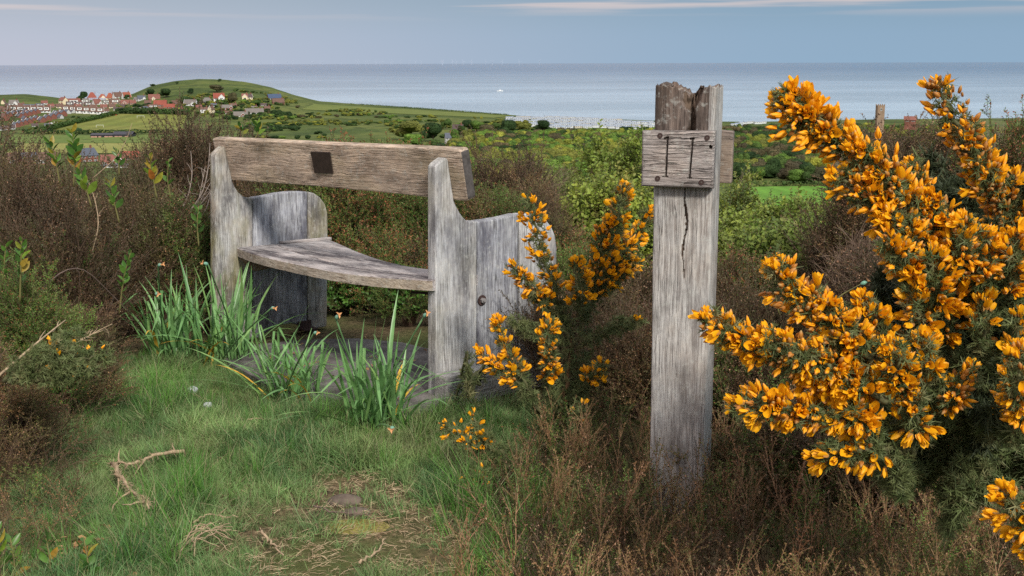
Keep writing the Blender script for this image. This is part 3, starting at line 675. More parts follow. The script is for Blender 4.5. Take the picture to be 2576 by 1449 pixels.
# bare trees against the sea and the bare pyramid shaped tree by the post
def bare_tree(u, vb, hpx, wpx, d, label, m, n=60, cone=False, name='bare_tree', cat='bare tree'):
    x = float(P(u, vb, d)[0]); z = float(P(u, vb, d)[2]); h = hpx * d / F_PX; w = wpx * d / F_PX
    z0 = min(z, float(terrain(x, d)) - .1) if not cone else float(terrain(x, d)) - .1
    o = empty(name, (x, d, z0), label=label, cat=cat); top = float(P(u, vb - hpx, d)[2]) - z0
    mb = MB(); mb.tube([(0, 0, 0), (.02 * w, 0, top * .35), (0, 0, top * .6)], [.03 * w, .022 * w, .012 * w], 6); link('trunk', mb.mesh('trunk', [m]), o)
    mb = MB()
    for i in range(n):
        a = rng.uniform(0, 6.28); t0 = rng.uniform(.1, .6); s = rng.uniform(.3, 1) ** .6
        if cone: e = np.array([math.cos(a) * w * .5 * s * (1 - t0), math.sin(a) * w * .5 * s * (1 - t0), top * min(1, t0 + .45 * (1 - s * .5))])
        else: e = np.array([math.cos(a) * w * .5 * s, math.sin(a) * w * .5 * s, top * (.45 + .55 * math.sqrt(max(0, 1 - s * s * .85)))])
        b0 = np.array([0, 0, top * t0 * .75]); q, _ = smooth_path([b0, (b0 + e) / 2 + rng.normal(size=3) * w * .03, e], 6); mb.tube(q, np.linspace(.010, .003, 6) * w, 3, 0, cap=False)
        for j in range(9):
            t = rng.uniform(.3, 1); p, dd = along(q, t); mb.tube(curve(p, dd + rng.normal(size=3) * .7 + np.array([0, 0, .4]), w * rng.uniform(.05, .13), 2, .2), [.0035 * w, .002 * w, .001 * w], 3, 0, cap=False)
    link('branches', mb.mesh('branches', [m]), o); return o
M['twig_grey'] = flat('bare_twigs', (.19, .165, .12), .9, .2, 2)
bare_tree(2113, 302, 28, 60, 420, 'grey bare tree against the sea above the gorse', M['twig_grey'], 60)
bare_tree(2503, 300, 21, 66, 420, 'flat topped bare tree against the sea at far right', M['twig_grey'], 60)
bare_tree(1872, 530, 140, 92, 110, 'tall pale bare tree beside the post boards', flat('pale_twigs', (.17, .15, .09), .9, .2, 2), 260, cone=True)

# woodland canopy and scrub
def px(x, y, z): return proj(np.stack([x, y, z], 1))
wk = ['olive', 'mid', 'yellow', 'bright', 'brown', 'dark']
variants('woodland', [CROWNS[k_][i] for k_ in wk for i in range(2)])
def inpoly(u, v, poly):
    poly = np.asarray(poly, float); ins = np.zeros(len(u), bool); j = len(poly) - 1
    for i in range(len(poly)):
        xi, yi = poly[i]; xj, yj = poly[j]; c = ((yi > v) != (yj > v)) & (u < (xj - xi) * (v - yi) / (yj - yi + 1e-12) + xi); ins ^= c; j = i
    return ins
def region(n, u0, u1, r0, r1, poly, lift=0.):
    uu = rng.uniform(u0, u1, n); r = np.sqrt(rng.uniform(r0 * r0, r1 * r1, n)); a = np.arctan((uu - W_PX / 2) / F_PX * math.cos(PITCH))
    x = np.sin(a) * r; y = np.cos(a) * r; z = terrain(x, y); U, V = px(x, y, z); k = inpoly(U, V, poly) if poly is not None else np.ones(n, bool)
    return x[k], y[k], z[k], r[k]
def wood_stuff(name, label, pts, h0, h1, w0, w1, mixw, nsc=.02):
    x, y, z, r = pts; n = len(x); h = rng.uniform(h0, h1, n); w = rng.uniform(w0, w1, n)
    cw = np.cumsum(mixw) / sum(mixw); q = np.clip(vnoise(x * nsc, y * nsc) * 1.5 - .25 + rng.normal(size=n) * .16, 0, .999); ix = np.searchsorted(cw, q) * 2 + rng.integers(0, 2, n)
    return scatter(name, 'woodland', np.stack([x, y, z - h * .12], 1), np.stack([0 * x, 0 * x, rng.uniform(0, 6.28, n)], 1), np.stack([w, w, h], 1), np.clip(ix, 0, 11), kind='stuff', label=label)
wood_stuff('woodland', 'mixed woodland below the caravans, left of the post', region(1700, 1130, 1660, 130, 1080, [(1215, 352), (1330, 347), (1500, 345), (1700, 338), (1700, 760), (1100, 760), (1100, 390)]), 6, 11, 9, 16, [3, 2, 4, 3, 2, 2])
wood_stuff('far_woodland', 'dark wood behind the bright green field', region(1500, 1800, 2700, 530, 1150, [(1800, 335), (2700, 330), (2700, 462), (1800, 466)]), 7, 12, 10, 16, [3, 3, 1, 1, 3, 4])
wood_stuff('near_woodland', 'spring green trees on the slope right of the post', region(330, 1780, 2700, 60, 215, None), 3.5, 6, 5, 8, [2, 2, 4, 4, 1, 0])
wood_stuff('scrub', 'dark scrub and gorse over the hill and valley floor', (lambda p: tuple(q[(fbm(p[0] / 90, p[1] / 60) + fbm(p[0] / 25, p[1] / 25) * .5 > .03)] for q in p))(
    region(4200, 420, 1420, 700, 1700, [(455, 235), (560, 205), (640, 222), (740, 250), (760, 285), (900, 276), (1000, 290), (1400, 306), (1400, 345), (1000, 350), (620, 350), (600, 300), (455, 262)])), 2, 4.5, 4, 11, [3, 3, 2, 1, 1, 6], .01)
wood_stuff('village_gardens', 'dark garden trees and hedges among the village houses', region(900, 160, 720, 1100, 1700, [(300, 272), (470, 255), (700, 262), (720, 300), (600, 305), (470, 292), (300, 282)]), 3, 6, 5, 10, [1, 2, 1, 1, 1, 7])
wood_stuff('garden_shrubs', 'low garden shrubs among the terraced houses', region(160, 0, 320, 1000, 1500, [(0, 285), (140, 270), (290, 280), (110, 333), (0, 330)]), 2, 3.2, 3, 7, [2, 3, 1, 1, 1, 4])
wood_stuff('slope_bushes', 'bushes on the slope in front of the nearer houses', region(330, -60, 640, 120, 560, None), 2.5, 4, 4, 8, [2, 3, 1, 1, 3, 3])
def hedge(label, pts, h, w, kind='dark', n=None, name='hedge', group=None):
    P3 = []; 
    for (a, b_) in zip(pts[:-1], pts[1:]):
        for s in np.linspace(0, 1, 14, endpoint=False): P3.append(hit(a[0] * (1 - s) + b_[0] * s, a[1] * (1 - s) + b_[1] * s))
    P3 = np.array(P3); L = np.concatenate([[0], np.cumsum(np.linalg.norm(np.diff(P3[:, :2], axis=0), axis=1))]); n = n or int(min(5000, L[-1] * 9)); t = rng.uniform(0, L[-1], n)
    x = np.interp(t, L, P3[:, 0]); y = np.interp(t, L, P3[:, 1]); z = terrain(x, y); hh = h * (1 + .7 * fbm(x / 6, y / 6, 3))
    q = rdirs(n, .3); c = np.stack([x + q[:, 0] * w / 2, y + q[:, 1] * w / 2, z + hh * (.5 + .5 * q[:, 2])], 1); l = .55 * h * rng.uniform(.4, 1, n)[:, None]
    s = np.cross(q, rng.normal(size=(n, 3))); s /= np.linalg.norm(s, axis=1)[:, None]; wv = np.cross(q, s)
    v = np.stack([c - s * l * .5, c - wv * l * .4, c + s * l * .5, c + wv * l * .4], 1).reshape(-1, 3); mb = MB(); mb.add(v, np.arange(4 * n).reshape(n, 4).tolist())
    return link(name, mb.mesh('hedge', [M['tree_' + kind]]), label=label, cat='hedge', group=group)
hedge('dark hedge along the lower edge of the playing field', [(60, 337), (470, 337)], 4, 4)
hedge('thick hedge between the terraces and the playing field', [(105, 333), (190, 312), (300, 288)], 5, 7, 'mid')
hedge('tall dark hedge above the playing field', [(295, 286), (400, 287), (480, 290)], 7, 8)
hedge('clipped green hedge behind the bright green field', [(1850, 469), (2130, 467)], 2.4, 4, 'mid')
hedge('low dark hedge strip across the hay field', [(378, 359), (440, 358.5)], 2.5, 3)
hedge('hedge below the caravan park', [(1300, 331), (1480, 330), (1500, 330)], 3, 4, 'dark')
hedge('hedge in front of the stubble field', [(1300, 337), (1490, 336)], 2.5, 3, 'bright')
hedge('thin hedge line along the cliff top', [(880, 263), (1010, 271), (1300, 292.5)], 2.2, 3, 'mid')
# ------------------------------------------------------------------ buildings
WALL = {'brick': flat('red_brick', (.19, .075, .055), .9, .2, .8), 'dkbrick': flat('dark_brick', (.20, .085, .06), .9, .2, .8), 'white': flat('white_render', (.62, .62, .62), .8, .05), 'cream': flat('cream_render', (.66, .56, .38), .8, .06),
        'grey': flat('grey_render', (.42, .42, .42), .8, .1), 'pink': flat('pale_brick', (.38, .22, .17), .9, .15), 'blue': flat('blue_cladding', (.14, .24, .36), .7, .05)}
ROOF = {'brown': flat('brown_tile', (.12, .07, .055), .85, .2, .7), 'red': flat('red_tile', (.22, .06, .042), .85, .2, .7), 'orange': flat('orange_tile', (.24, .075, .045), .85, .2, .7), 'slate': flat('slate_tile', (.075, .085, .11), .6, .15, .7),
        'grey': flat('grey_tile', (.15, .135, .125), .85, .15, .7), 'dark': flat('dark_tile', (.075, .055, .055), .85, .15, .7), 'blue': flat('blue_slate', (.045, .07, .13), .6, .15, .7), 'rose': flat('weathered_red_tile', (.18, .075, .06), .85, .2, .7)}
M['paint'] = flat('white_paint', (.80, .80, .78), .5); M['glass'] = flat('window_glass', (.035, .045, .055), .12, spec=.6)
def win_mesh():
    mb = MB(); w, h = 1.0, 1.0
    mb.box((-w / 2, -.04, -h / 2), (w / 2, .0, h / 2), 0)
    for s in (-1, 1): mb.box((.035 * s + (0 if s > 0 else -.40), -.055, -.42), (.035 * s + (.40 if s > 0 else 0), -.045, .42), 1)
    return mb.mesh('window', [M['paint'], M['glass']])
WIN = win_mesh()
def roof_mesh(w, d, hr, m, hip=False, ov=.35):
    mb = MB(); a, b = w / 2 + ov, d / 2 + ov; e = -ov * hr / (d / 2); hx = a - b * .9 if hip else a; hx = max(hx, .2); t = .18
    v = [(-a, -b, e), (a, -b, e), (a, b, e), (-a, b, e), (-hx, 0, hr), (hx, 0, hr)]; v += [(x, y, z - t) for x, y, z in v]
    f = [(0, 1, 5, 4), (2, 3, 4, 5), (6, 10, 11, 7), (8, 11, 10, 9), (0, 6, 7, 1), (2, 8, 9, 3)]
    if hip: f += [(1, 2, 5), (3, 0, 4), (7, 11, 8), (9, 10, 6), (1, 7, 8, 2), (3, 9, 6, 0)]
    else: f += [(1, 7, 11, 5), (5, 11, 8, 2), (0, 4, 10, 6), (4, 3, 9, 10)]
    mb.add(v, f); return mb.mesh('roof', [m])
def walls_mesh(w, d, hw, hr, m, hip=False):
    mb = MB(); a, b = w / 2, d / 2; v = [(-a, -b, -3), (a, -b, -3), (a, b, -3), (-a, b, -3), (-a, -b, hw), (a, -b, hw), (a, b, hw), (-a, b, hw)]
    f = [(0, 1, 5, 4), (1, 2, 6, 5), (2, 3, 7, 6), (3, 0, 4, 7)]
    if not hip: v += [(-a, 0, hw + hr - .12), (a, 0, hw + hr - .12)]; f += [(4, 8, 7), (5, 6, 9)]
    mb.add(v, f); return mb.mesh('walls', [m])
def barge_mesh(d, hr, x, ov=.35):
    mb = MB(); b = d / 2 + ov; e = -ov * hr / (d / 2)
    for s in (-1, 1):
        for z0 in (0,): mb.add([(x, s * b, e - .1), (x + .12, s * b, e - .1), (x + .12, 0, hr - .1), (x, 0, hr - .1), (x, s * b, e + .35), (x + .12, s * b, e + .35), (x + .12, 0, hr + .4), (x, 0, hr + .4)],
               [(0, 1, 2, 3), (4, 7, 6, 5), (0, 4, 5, 1), (0, 3, 7, 4), (1, 5, 6, 2), (2, 6, 7, 3)])
    return mb.mesh('bargeboard', [M['paint']])
def house(u, vb, wpx, dpx, hwpx, hrpx, yaw, wall, roof, label, hip=False, dormer=0, barge=0, chim=1, nwin=2, gwin=0, name='house', group=None, extra=None, cat='house', p=None, floors=None, sink=.4):
    p = hit(u, vb) if p is None else p; D = math.hypot(p[0], p[1]); k = D / F_PX; w, d, hw, hr = wpx * k, dpx * k, hwpx * k, hrpx * k
    o = empty(name, (p[0], p[1], p[2] - sink), (0, 0, math.radians(yaw) - math.atan2(p[0], p[1])), label=label, cat=cat, group=group)
    link('walls', walls_mesh(w, d, hw, hr, WALL[wall], hip), o)
    rf = link('roof', roof_mesh(w, d, hr, ROOF[roof], hip), o, loc=(0, 0, hw))
    if chim:
        mb = MB(); cx = w * .32; mb.box((cx - .5, -.45, hr * .6), (cx + .5, .45, hr + 1.3)); mb.box((cx - .58, -.52, hr + 1.3), (cx + .58, .52, hr + 1.5)); mb.tube([(cx, 0, hr + 1.5), (cx, 0, hr + 1.95)], .17, 6)
        link('chimney', mb.mesh('chimney', [WALL['brick']]), rf)
    fl = floors or (2 if hw > 4.4 else 1); wz = hw / fl
    for f in range(fl):
        for i in range(nwin):
            x = w * ((i + .5) / nwin - .5); link('window', WIN, o, loc=(x, -d / 2 - .01, wz * (f + .56)), sca=(w / nwin * .52, 1, wz * .45))
    for side in ([-1, 1] if gwin == 2 else [gwin] if gwin else []):
        for f in range(fl + (0 if hip else 1)):
            link('window', WIN, o, loc=(side * (w / 2 + .01), 0, wz * (f + .56)), rot=(0, 0, PI / 2 * side), sca=(d * .26, 1, wz * .42))
    for s in ([-1, 1] if barge == 2 else [barge] if barge else []):
        link('bargeboard', barge_mesh(d, hr, w / 2 + .36 if s > 0 else -w / 2 - .48), o, loc=(0, 0, hw))
    for i in range(dormer):
        x = w * ((i + .5) / dormer - .5); dw = w / dormer * .62; y0 = -d / 2 * .92; z0 = hw + hr * .10; z1 = hw + hr * .62; y1 = -d / 2 * .25
        mb = MB(); mb.box((x - dw / 2, y0, z0), (x + dw / 2, y1, z1), 0)
        mb.add([(x - dw / 2 - .2, y0 - .3, z1), (x + dw / 2 + .2, y0 - .3, z1), (x + dw / 2 + .2, y1 + .6, z1 + .15), (x - dw / 2 - .2, y1 + .6, z1 + .15), (x - dw / 2 - .2, y0 - .3, z1 + .2), (x + dw / 2 + .2, y0 - .3, z1 + .2), (x + dw / 2 + .2, y1 + .6, z1 + .3), (x - dw / 2 - .2, y1 + .6, z1 + .3)],
               [(0, 3, 2, 1), (4, 5, 6, 7), (0, 1, 5, 4), (1, 2, 6, 5), (2, 3, 7, 6), (3, 0, 4, 7)], 1)
        dm = link('dormer', mb.mesh('dormer', [M['paint'], ROOF[roof]]), o)
        link('window', WIN, dm, loc=(x, y0 - .01, (z0 + z1) / 2), sca=(dw * .75, 1, (z1 - z0) * .6))
    if extra: extra(o, w, d, hw, hr)
    return o
def porch_gable(o, w, d, hw, hr, x=.2, gw=.42, wall='white', roof='red', zf=1.0):
    """a front gable standing forward of the main roof"""
    g = gw * w; gd = d * .35; mb = MB(); hz = hw * zf; rz = min(hr * .9, g * .5); cx = x * w
    mb.add([(cx - g / 2, -d / 2 - gd, -3), (cx + g / 2, -d / 2 - gd, -3), (cx + g / 2, 0, -3), (cx - g / 2, 0, -3), (cx - g / 2, -d / 2 - gd, hz), (cx + g / 2, -d / 2 - gd, hz), (cx + g / 2, 0, hz), (cx - g / 2, 0, hz), (cx, -d / 2 - gd, hz + rz)],
           [(0, 1, 5, 8, 4), (1, 2, 6, 5), (3, 0, 4, 7)])
    gb = link('front_gable', mb.mesh('front_gable', [WALL[wall]]), o)
    mr = MB(); y0 = -d / 2 - gd - .3
    for s in (-1, 1): mr.add([(cx + s * (g / 2 + .3), y0, hz - .25), (cx + s * (g / 2 + .3), 0, hz - .25), (cx, 0, hz + rz + .05), (cx, y0, hz + rz + .05), (cx + s * (g / 2 + .3), y0, hz - .05), (cx + s * (g / 2 + .3), 0, hz - .05), (cx, 0, hz + rz + .25), (cx, y0, hz + rz + .25)],
        [(0, 1, 2, 3), (4, 7, 6, 5), (0, 4, 5, 1), (0, 3, 7, 4), (1, 5, 6, 2), (2, 6, 7, 3)])
    link('gable_roof', mr.mesh('gable_roof', [ROOF[roof]]), gb)
    mb2 = MB()
    for s in (-1, 1): mb2.add([(cx + s * (g / 2 + .32), y0 - .1, hz - .3), (cx, y0 - .1, hz + rz), (cx, y0 - .1, hz + rz + .35), (cx + s * (g / 2 + .32), y0 - .1, hz + .05), (cx + s * (g / 2 + .32), y0, hz - .3), (cx, y0, hz + rz), (cx, y0, hz + rz + .35), (cx + s * (g / 2 + .32), y0, hz + .05)],
        [(0, 1, 2, 3), (4, 7, 6, 5), (0, 3, 7, 4), (3, 2, 6, 7), (0, 4, 5, 1)])
    link('bargeboard', mb2.mesh('bargeboard', [M['paint']]), gb)
    for f in range(2 if hz > 4.4 else 1): link('window', WIN, gb, loc=(cx, -d / 2 - gd - .01, hz / (2 if hz > 4.4 else 1) * (f + .55)), sca=(g * .5, 1, 1.5))
    return gb
pg = lambda **k: (lambda o, w, d, hw, hr: porch_gable(o, w, d, hw, hr, **k))
# terraces: units listed left to right
def terr(name_label, u0, v0, u1, v1, n, wpx, dpx, hw, hr, yaw, wall, roof, endlab=None, dormer=0, barge=1, nwin=2, step=0, which=('leftmost', 'rightmost'), gwin=0):
    ords = ['second', 'third', 'fourth', 'fifth', 'sixth', 'seventh']
    for i in range(n):
        t = i / (n - 1); lb = (which[0] if i == 0 else which[1] if i == n - 1 else ords[i - 1] + ' from the left') + ' of ' + name_label
        house(u0 + (u1 - u0) * t, v0 + (v1 - v0) * t, wpx, dpx, hw, hr, yaw, wall, roof, lb, dormer=dormer, barge=barge, chim=(i % 2), nwin=nwin, gwin=gwin, name='terraced_house', group=name_label, cat='terraced house')
terr('the brown roofed terrace with white dormers at far left', 34, 282, 118, 283, 6, 16.2, 11, 6, 11, 0, 'white', 'brown', dormer=1, barge=1)
terr('the brown terrace with white dormers beside the playing field', 166, 283, 252, 287.5, 6, 16.2, 11, 8, 10, 0, 'white', 'brown', dormer=1, barge=1)
terr('the short dark roofed row behind the dormered terrace', 176, 265, 222, 266, 3, 16, 9, 3, 7, 0, 'brick', 'dark', dormer=1, barge=1)
terr('the slate roofed brick row nearest the hillside', 22, 293, 78, 282, 5, 15, 14, 5, 7, -64, 'brick', 'slate', barge=-1, gwin=0, nwin=2)
terr('the slate roofed brick row in the middle of the estate', 50, 296, 92, 285, 5, 15, 14, 5, 7, -64, 'brick', 'slate', barge=-1, nwin=2)
terr('the brick row running up from the estate corner', 40, 320, 92, 304, 6, 14, 15, 6, 7, -62, 'brick', 'slate', barge=-1, nwin=2)
terr('the brick row ending by the playing field hedge', 106, 308, 158, 292, 5, 14, 15, 8, 7, -62, 'brick', 'slate', barge=-1, nwin=2)
terr('the long slate roofed row behind the field hedge', 140, 289, 183, 284, 4, 14, 13, 4, 7, -62, 'grey', 'slate', barge=-1, nwin=2)
terr('the low dark roofed row at the left edge', 2, 328, 30, 325, 3, 15, 13, 5, 6, 0, 'grey', 'dark', barge=1)
house(12, 303, 18, 16, 9, 9, -62, 'brick', 'brown', 'brick gabled house with white garage at the left edge', barge=-1)
house(10, 281, 18, 12, 6, 8, -20, 'brick', 'brown', 'brown roofed brick house left of the white gabled villa', barge=1)
house(9, 262, 8, 8, 6, 5, 60, 'cream', 'brown', 'small cream gabled house at the left edge')
house(36, 268, 20, 13, 8, 8, -18, 'white', 'grey', 'white house with grey gabled roof among terraces at far left', extra=pg(x=.3, gw=.5, wall='white', roof='grey'))
house(72, 268, 26, 8, 3, 3, 0, 'white', 'slate', 'long low white bungalow behind the left terrace', nwin=4, chim=0)
house(100, 268, 16, 9, 4, 4, 10, 'grey', 'slate', 'slate roofed house with grey dormer behind the left terrace', dormer=1)
house(138, 268, 18, 9, 3, 3, 0, 'cream', 'brown', 'low cream flat fronted building left of the cream house', chim=0, nwin=3)
house(160, 262, 17, 14, 10, 7, -55, 'cream', 'rose', 'cream house with arched gable and tall chimney', gwin=-1)
house(185, 263, 30, 14, 4, 11, 8, 'brick', 'rose', 'long red brown roofed house right of the cream house', dormer=1)
house(214, 262, 20, 12, 5, 9, -5, 'brick', 'grey', 'brick house with wide white dormer below the dark conifer', dormer=1, barge=1)
house(232, 250, 22, 18, 4, 13, 0, 'white', 'red', 'red hipped roof house on the skyline', hip=True, nwin=3)
house(244, 263, 18, 12, 4, 10, 30, 'white', 'rose', 'red roofed house with steep white gable end', barge=1, gwin=1, extra=pg(x=.2, gw=.4, wall='white', roof='rose'))
house(258, 250, 18, 14, 5, 8, 0, 'cream', 'orange', 'left half of the broad orange roofed pair on the skyline', hip=True, extra=pg(x=.1, gw=.5, wall='cream', roof='orange'))
house(277, 249, 18, 14, 4, 11, 0, 'cream', 'orange', 'right half of the broad orange roofed pair on the skyline', hip=True)
house(268, 262, 16, 10, 5, 6, 0, 'white', 'grey', 'white fronted house with grey roof and wide dormer', dormer=1)
house(296, 246, 20, 14, 4, 10, 28, 'white', 'brown', 'brown roofed white gabled house with tall chimney', barge=1, gwin=1)
house(288, 262, 22, 14, 5, 9, 20, 'pink', 'brown', 'brown roofed pink brick house with white dormer', dormer=1, barge=1)
house(318, 247, 18, 14, 4, 11, 28, 'white', 'orange', 'orange roofed house with white gable below the hill', barge=1, gwin=1)
house(318, 262, 26, 13, 4, 7, 5, 'pink', 'rose', 'faded red roofed pink house right of the dormered one', extra=pg(x=-.2, gw=.3, wall='pink', roof='rose'))
house(356, 252, 18, 12, 5, 7, 10, 'grey', 'slate', 'dark slate roofed house below the dark trees', extra=pg(x=.25, gw=.35, wall='white', roof='slate'))
house(388, 250, 26, 12, 3, 10, 5, 'brick', 'rose', 'rose roofed brick house with small cream front gable', extra=pg(x=-.1, gw=.28, wall='cream', roof='rose'))
house(404, 268, 30, 16, 6, 10, -12, 'brick', 'red', 'large plain bright red roof in the village middle', nwin=3)
house(427, 272, 26, 14, 4, 7, -8, 'dkbrick', 'red', 'low bright red roofed house right of the large red roof', dormer=0, nwin=3)
house(386, 276, 20, 12, 7, 7, 0, 'white', 'brown', 'white house with two small gabled dormers', dormer=2)
house(345, 276, 28, 10, 2.5, 4, 4, 'cream', 'grey', 'low grey roofed bungalow behind the field hedge', nwin=3, chim=0)
house(300, 276, 26, 10, 3, 4, 0, 'grey', 'dark', 'low dark roofed building right of the terrace', nwin=3, chim=0)
house(480, 265, 30, 14, 5, 10, -26, 'white', 'grey', 'white bungalow with steep triangular gable and grey roof', barge=-1, gwin=-1, extra=pg(x=.35, gw=.3, wall='white', roof='grey'))
house(521, 258, 22, 14, 6, 7, 5, 'brick', 'grey', 'square brick house with brown grey hipped roof', hip=True)
house(551, 254, 26, 15, 8, 12, 6, 'white', 'red', 'red roofed white house with big glazed front gable', extra=pg(x=.18, gw=.55, wall='white', roof='red', zf=1.15), dormer=0)
house(616, 250, 14, 14, 7, 8, 0, 'cream', 'rose', 'cream house with pointed gable, left of a twin', extra=pg(x=.0, gw=.9, wall='cream', roof='rose'))
house(628, 250, 11, 13, 7, 7, 20, 'cream', 'dark', 'narrow cream gabled wing with dark roof', barge=1)
house(690, 252, 34, 13, 7, 9, 24, 'brick', 'blue', 'long blue slate roofed house with blue gable end and skylight', gwin=1)
house(700, 262, 28, 13, 6, 9, 10, 'dkbrick', 'brown', 'brown roofed dark brick house below the blue roof')
house(660, 266, 22, 10, 3, 4, 0, 'grey', 'dark', 'low dark roofed house left of the dark brick house', chim=0)
house(514, 283, 18, 12, 9, 5, 0, 'white', 'brown', 'white two storey house with brown roof near the tan shrub')
house(532, 284, 14, 11, 10, 8, 60, 'cream', 'brown', 'tall narrow cream gabled house beside the white one', gwin=-1, barge=-1)
house(570, 277, 26, 14, 7, 7, 8, 'brick', 'grey', 'brick house with grey roof and white trimmed bay', extra=pg(x=.35, gw=.3, wall='brick', roof='grey'))
house(576, 286, 18, 10, 4, 4, 0, 'white', 'brown', 'white garage fronted house with brown roof')
house(606, 293, 34, 12, 4, 9, 0, 'white', 'grey', 'long grey brown roofed bungalow with central brick gable', barge=0, extra=pg(x=.15, gw=.3, wall='brick', roof='grey'))
house(640, 286, 44, 15, 4, 10, 4, 'white', 'grey', 'very long grey roof with two small skylights', nwin=4)
# smaller houses filling the village slope
for a in [(150, 272, 16, 10, 5, 6, 8, 'cream', 'brown', 'small cream house below the cream arched house'), (196, 272, 14, 9, 4, 6, -6, 'white', 'rose', 'small rose roofed house above the right hand terrace'),
          (236, 273, 15, 9, 4, 6, 5, 'brick', 'brown', 'brown roofed brick house just above the right end of the terrace'), (262, 272, 15, 9, 4, 6, -8, 'pink', 'rose', 'rose roofed house right above the terrace end'),
          (282, 271, 14, 9, 4, 6, 10, 'cream', 'brown', 'small brown roofed cream house between terrace and hedge'), (308, 272, 15, 9, 4, 6, 0, 'dkbrick', 'dark', 'dark roofed brick house below the faded red roof'),
          (334, 262, 14, 9, 4, 6, 12, 'pink', 'rose', 'small rose roofed house at the right of the faded roof'), (344, 254, 13, 9, 4, 6, 20, 'white', 'grey', 'little grey roofed white house under the hill shoulder'),
          (372, 262, 15, 9, 4, 6, 0, 'cream', 'brown', 'brown roofed cream house left of the gabled brick house'), (368, 276, 14, 9, 4, 5, -5, 'white', 'slate', 'slate roofed white cottage by the field hedge'),
          (405, 280, 16, 9, 5, 5, 0, 'pink', 'rose', 'rose roofed house below the big red roof'), (440, 262, 14, 9, 4, 6, -14, 'brick', 'brown', 'brown roofed house behind the low red roof'),
          (452, 278, 15, 9, 4, 5, 0, 'cream', 'rose', 'small rose roofed bungalow at the right end of the street'), (500, 272, 14, 9, 4, 5, 6, 'dkbrick', 'rose', 'small rose roofed brick house right of the triangular gable'),
          (538, 268, 13, 9, 4, 5, 0, 'grey', 'slate', 'small slate roofed house below the brick hipped one'), (588, 268, 14, 9, 4, 5, 4, 'dkbrick', 'brown', 'small brown roofed house below the russet tree'),
          (640, 275, 14, 9, 4, 5, 0, 'cream', 'grey', 'small grey roofed cream bungalow above the long grey roof'), (672, 275, 14, 9, 4, 5, 8, 'dkbrick', 'brown', 'small dark brick house left of the brown roofed one'),
          (128, 270, 14, 9, 4, 5, 0, 'brick', 'rose', 'small rose roofed house right of the left terrace'), (54, 268, 14, 9, 4, 5, 5, 'brick', 'brown', 'small brown roofed house behind the left terrace'),
          (22, 268, 14, 9, 4, 5, -8, 'dkbrick', 'dark', 'small dark roofed house between the left edge gable and the white house'), (112, 262, 14, 8, 4, 5, 0, 'white', 'rose', 'small rose roofed white house below the left headland'),
          (268, 282, 12, 8, 4, 5, 0, 'white', 'brown', 'small white garage house at the end of the terrace'), (62, 303, 13, 10, 6, 6, -62, 'brick', 'slate', 'brick gable between the two diagonal rows'),
          (152, 298, 13, 10, 5, 6, -60, 'grey', 'slate', 'slate roofed grey house at the back of the diagonal row'), (88, 318, 14, 9, 4, 4, 4, 'grey', 'dark', 'low dark garage block at the foot of the estate'), (120, 316, 14, 9, 3, 3, 0, 'grey', 'slate', 'low slate garage block by the field corner')]:
    house(*a)
# nearer houses
house(216, 407, 46, 34, 18, 16, 32, 'brick', 'slate', 'brick house with slate roof, near, at lower left', gwin=1, barge=0, nwin=3)
house(286, 414, 56, 34, 11, 15, -6, 'dkbrick', 'rose', 'red roofed bungalow with white edged front gable, near', extra=pg(x=.25, gw=.42, wall='brick', roof='rose'), nwin=3)
house(330, 402, 40, 26, 10, 13, 10, 'brick', 'red', 'red roofed house behind the near bungalow')
house(80, 415, 44, 30, 16, 15, 14, 'brick', 'slate', 'dark slate roofed house partly hidden at lower left')
house(122, 413, 42, 28, 16, 14, -4, 'dkbrick', 'brown', 'brown roofed house beside the hidden slate roof')
house(45, 412, 44, 26, 14, 14, 0, 'dkbrick', 'brown', 'brown roofed house furthest left among the near ones')
house(290, 421, 62, 16, 7, 3, 0, 'white', 'slate', 'low white conservatory in front of the near bungalow', chim=0, nwin=5)
# cottages by the trees
house(1128, 362, 16, 20, 18, 11, 8, 'grey', 'slate', 'slate roofed stone cottage between the trees')
house(1152, 332, 26, 16, 8, 12, 0, 'white', 'dark', 'dark roofed white cottage behind the trees')
house(1130, 376, 40, 14, 6, 7, 0, 'brick', 'rose', 'low red roofed building at the foot of the cottage')
house(1010, 375, 14, 12, 8, 6, 0, 'cream', 'red', 'small red topped house left of the bright round tree')
# low black barn by the field
def barn():
    p = hit(276, 345); D = math.hypot(p[0], p[1]); k = D / F_PX; o = empty('barn', p, label='long low black barn with open front below the playing field', cat='barn')
    bm_ = flat('black_boarding', (.03, .03, .035), .9, .2, 1); br = flat('black_sheet_roof', (.04, .042, .055), .7, .2, 1)
    for (x0, x1, h0, h1) in ((-43, 10, 6, 9.5), (10, 56, 7, 13)):
        w = (x1 - x0) * k; mb = MB(); mb.box((x0 * k, -3, -1), (x1 * k, 8, h0 * k)); link('walls', mb.mesh('walls', [bm_]), o)
        link('roof', roof_mesh(w, 11, (h1 - h0) * k, br), o, loc=((x0 + x1) / 2 * k, 2.5, h0 * k))
    mb = MB(); [mb.box((x * k, -5, -.5), (x * k + 3.2, -3.6, 1.1)) for x in (-40, -31, -25, -8, 2, 16, 24, 40)]
    link('trough', mb.mesh('trough', [WALL['pink']]), o, kind='stuff')
barn()
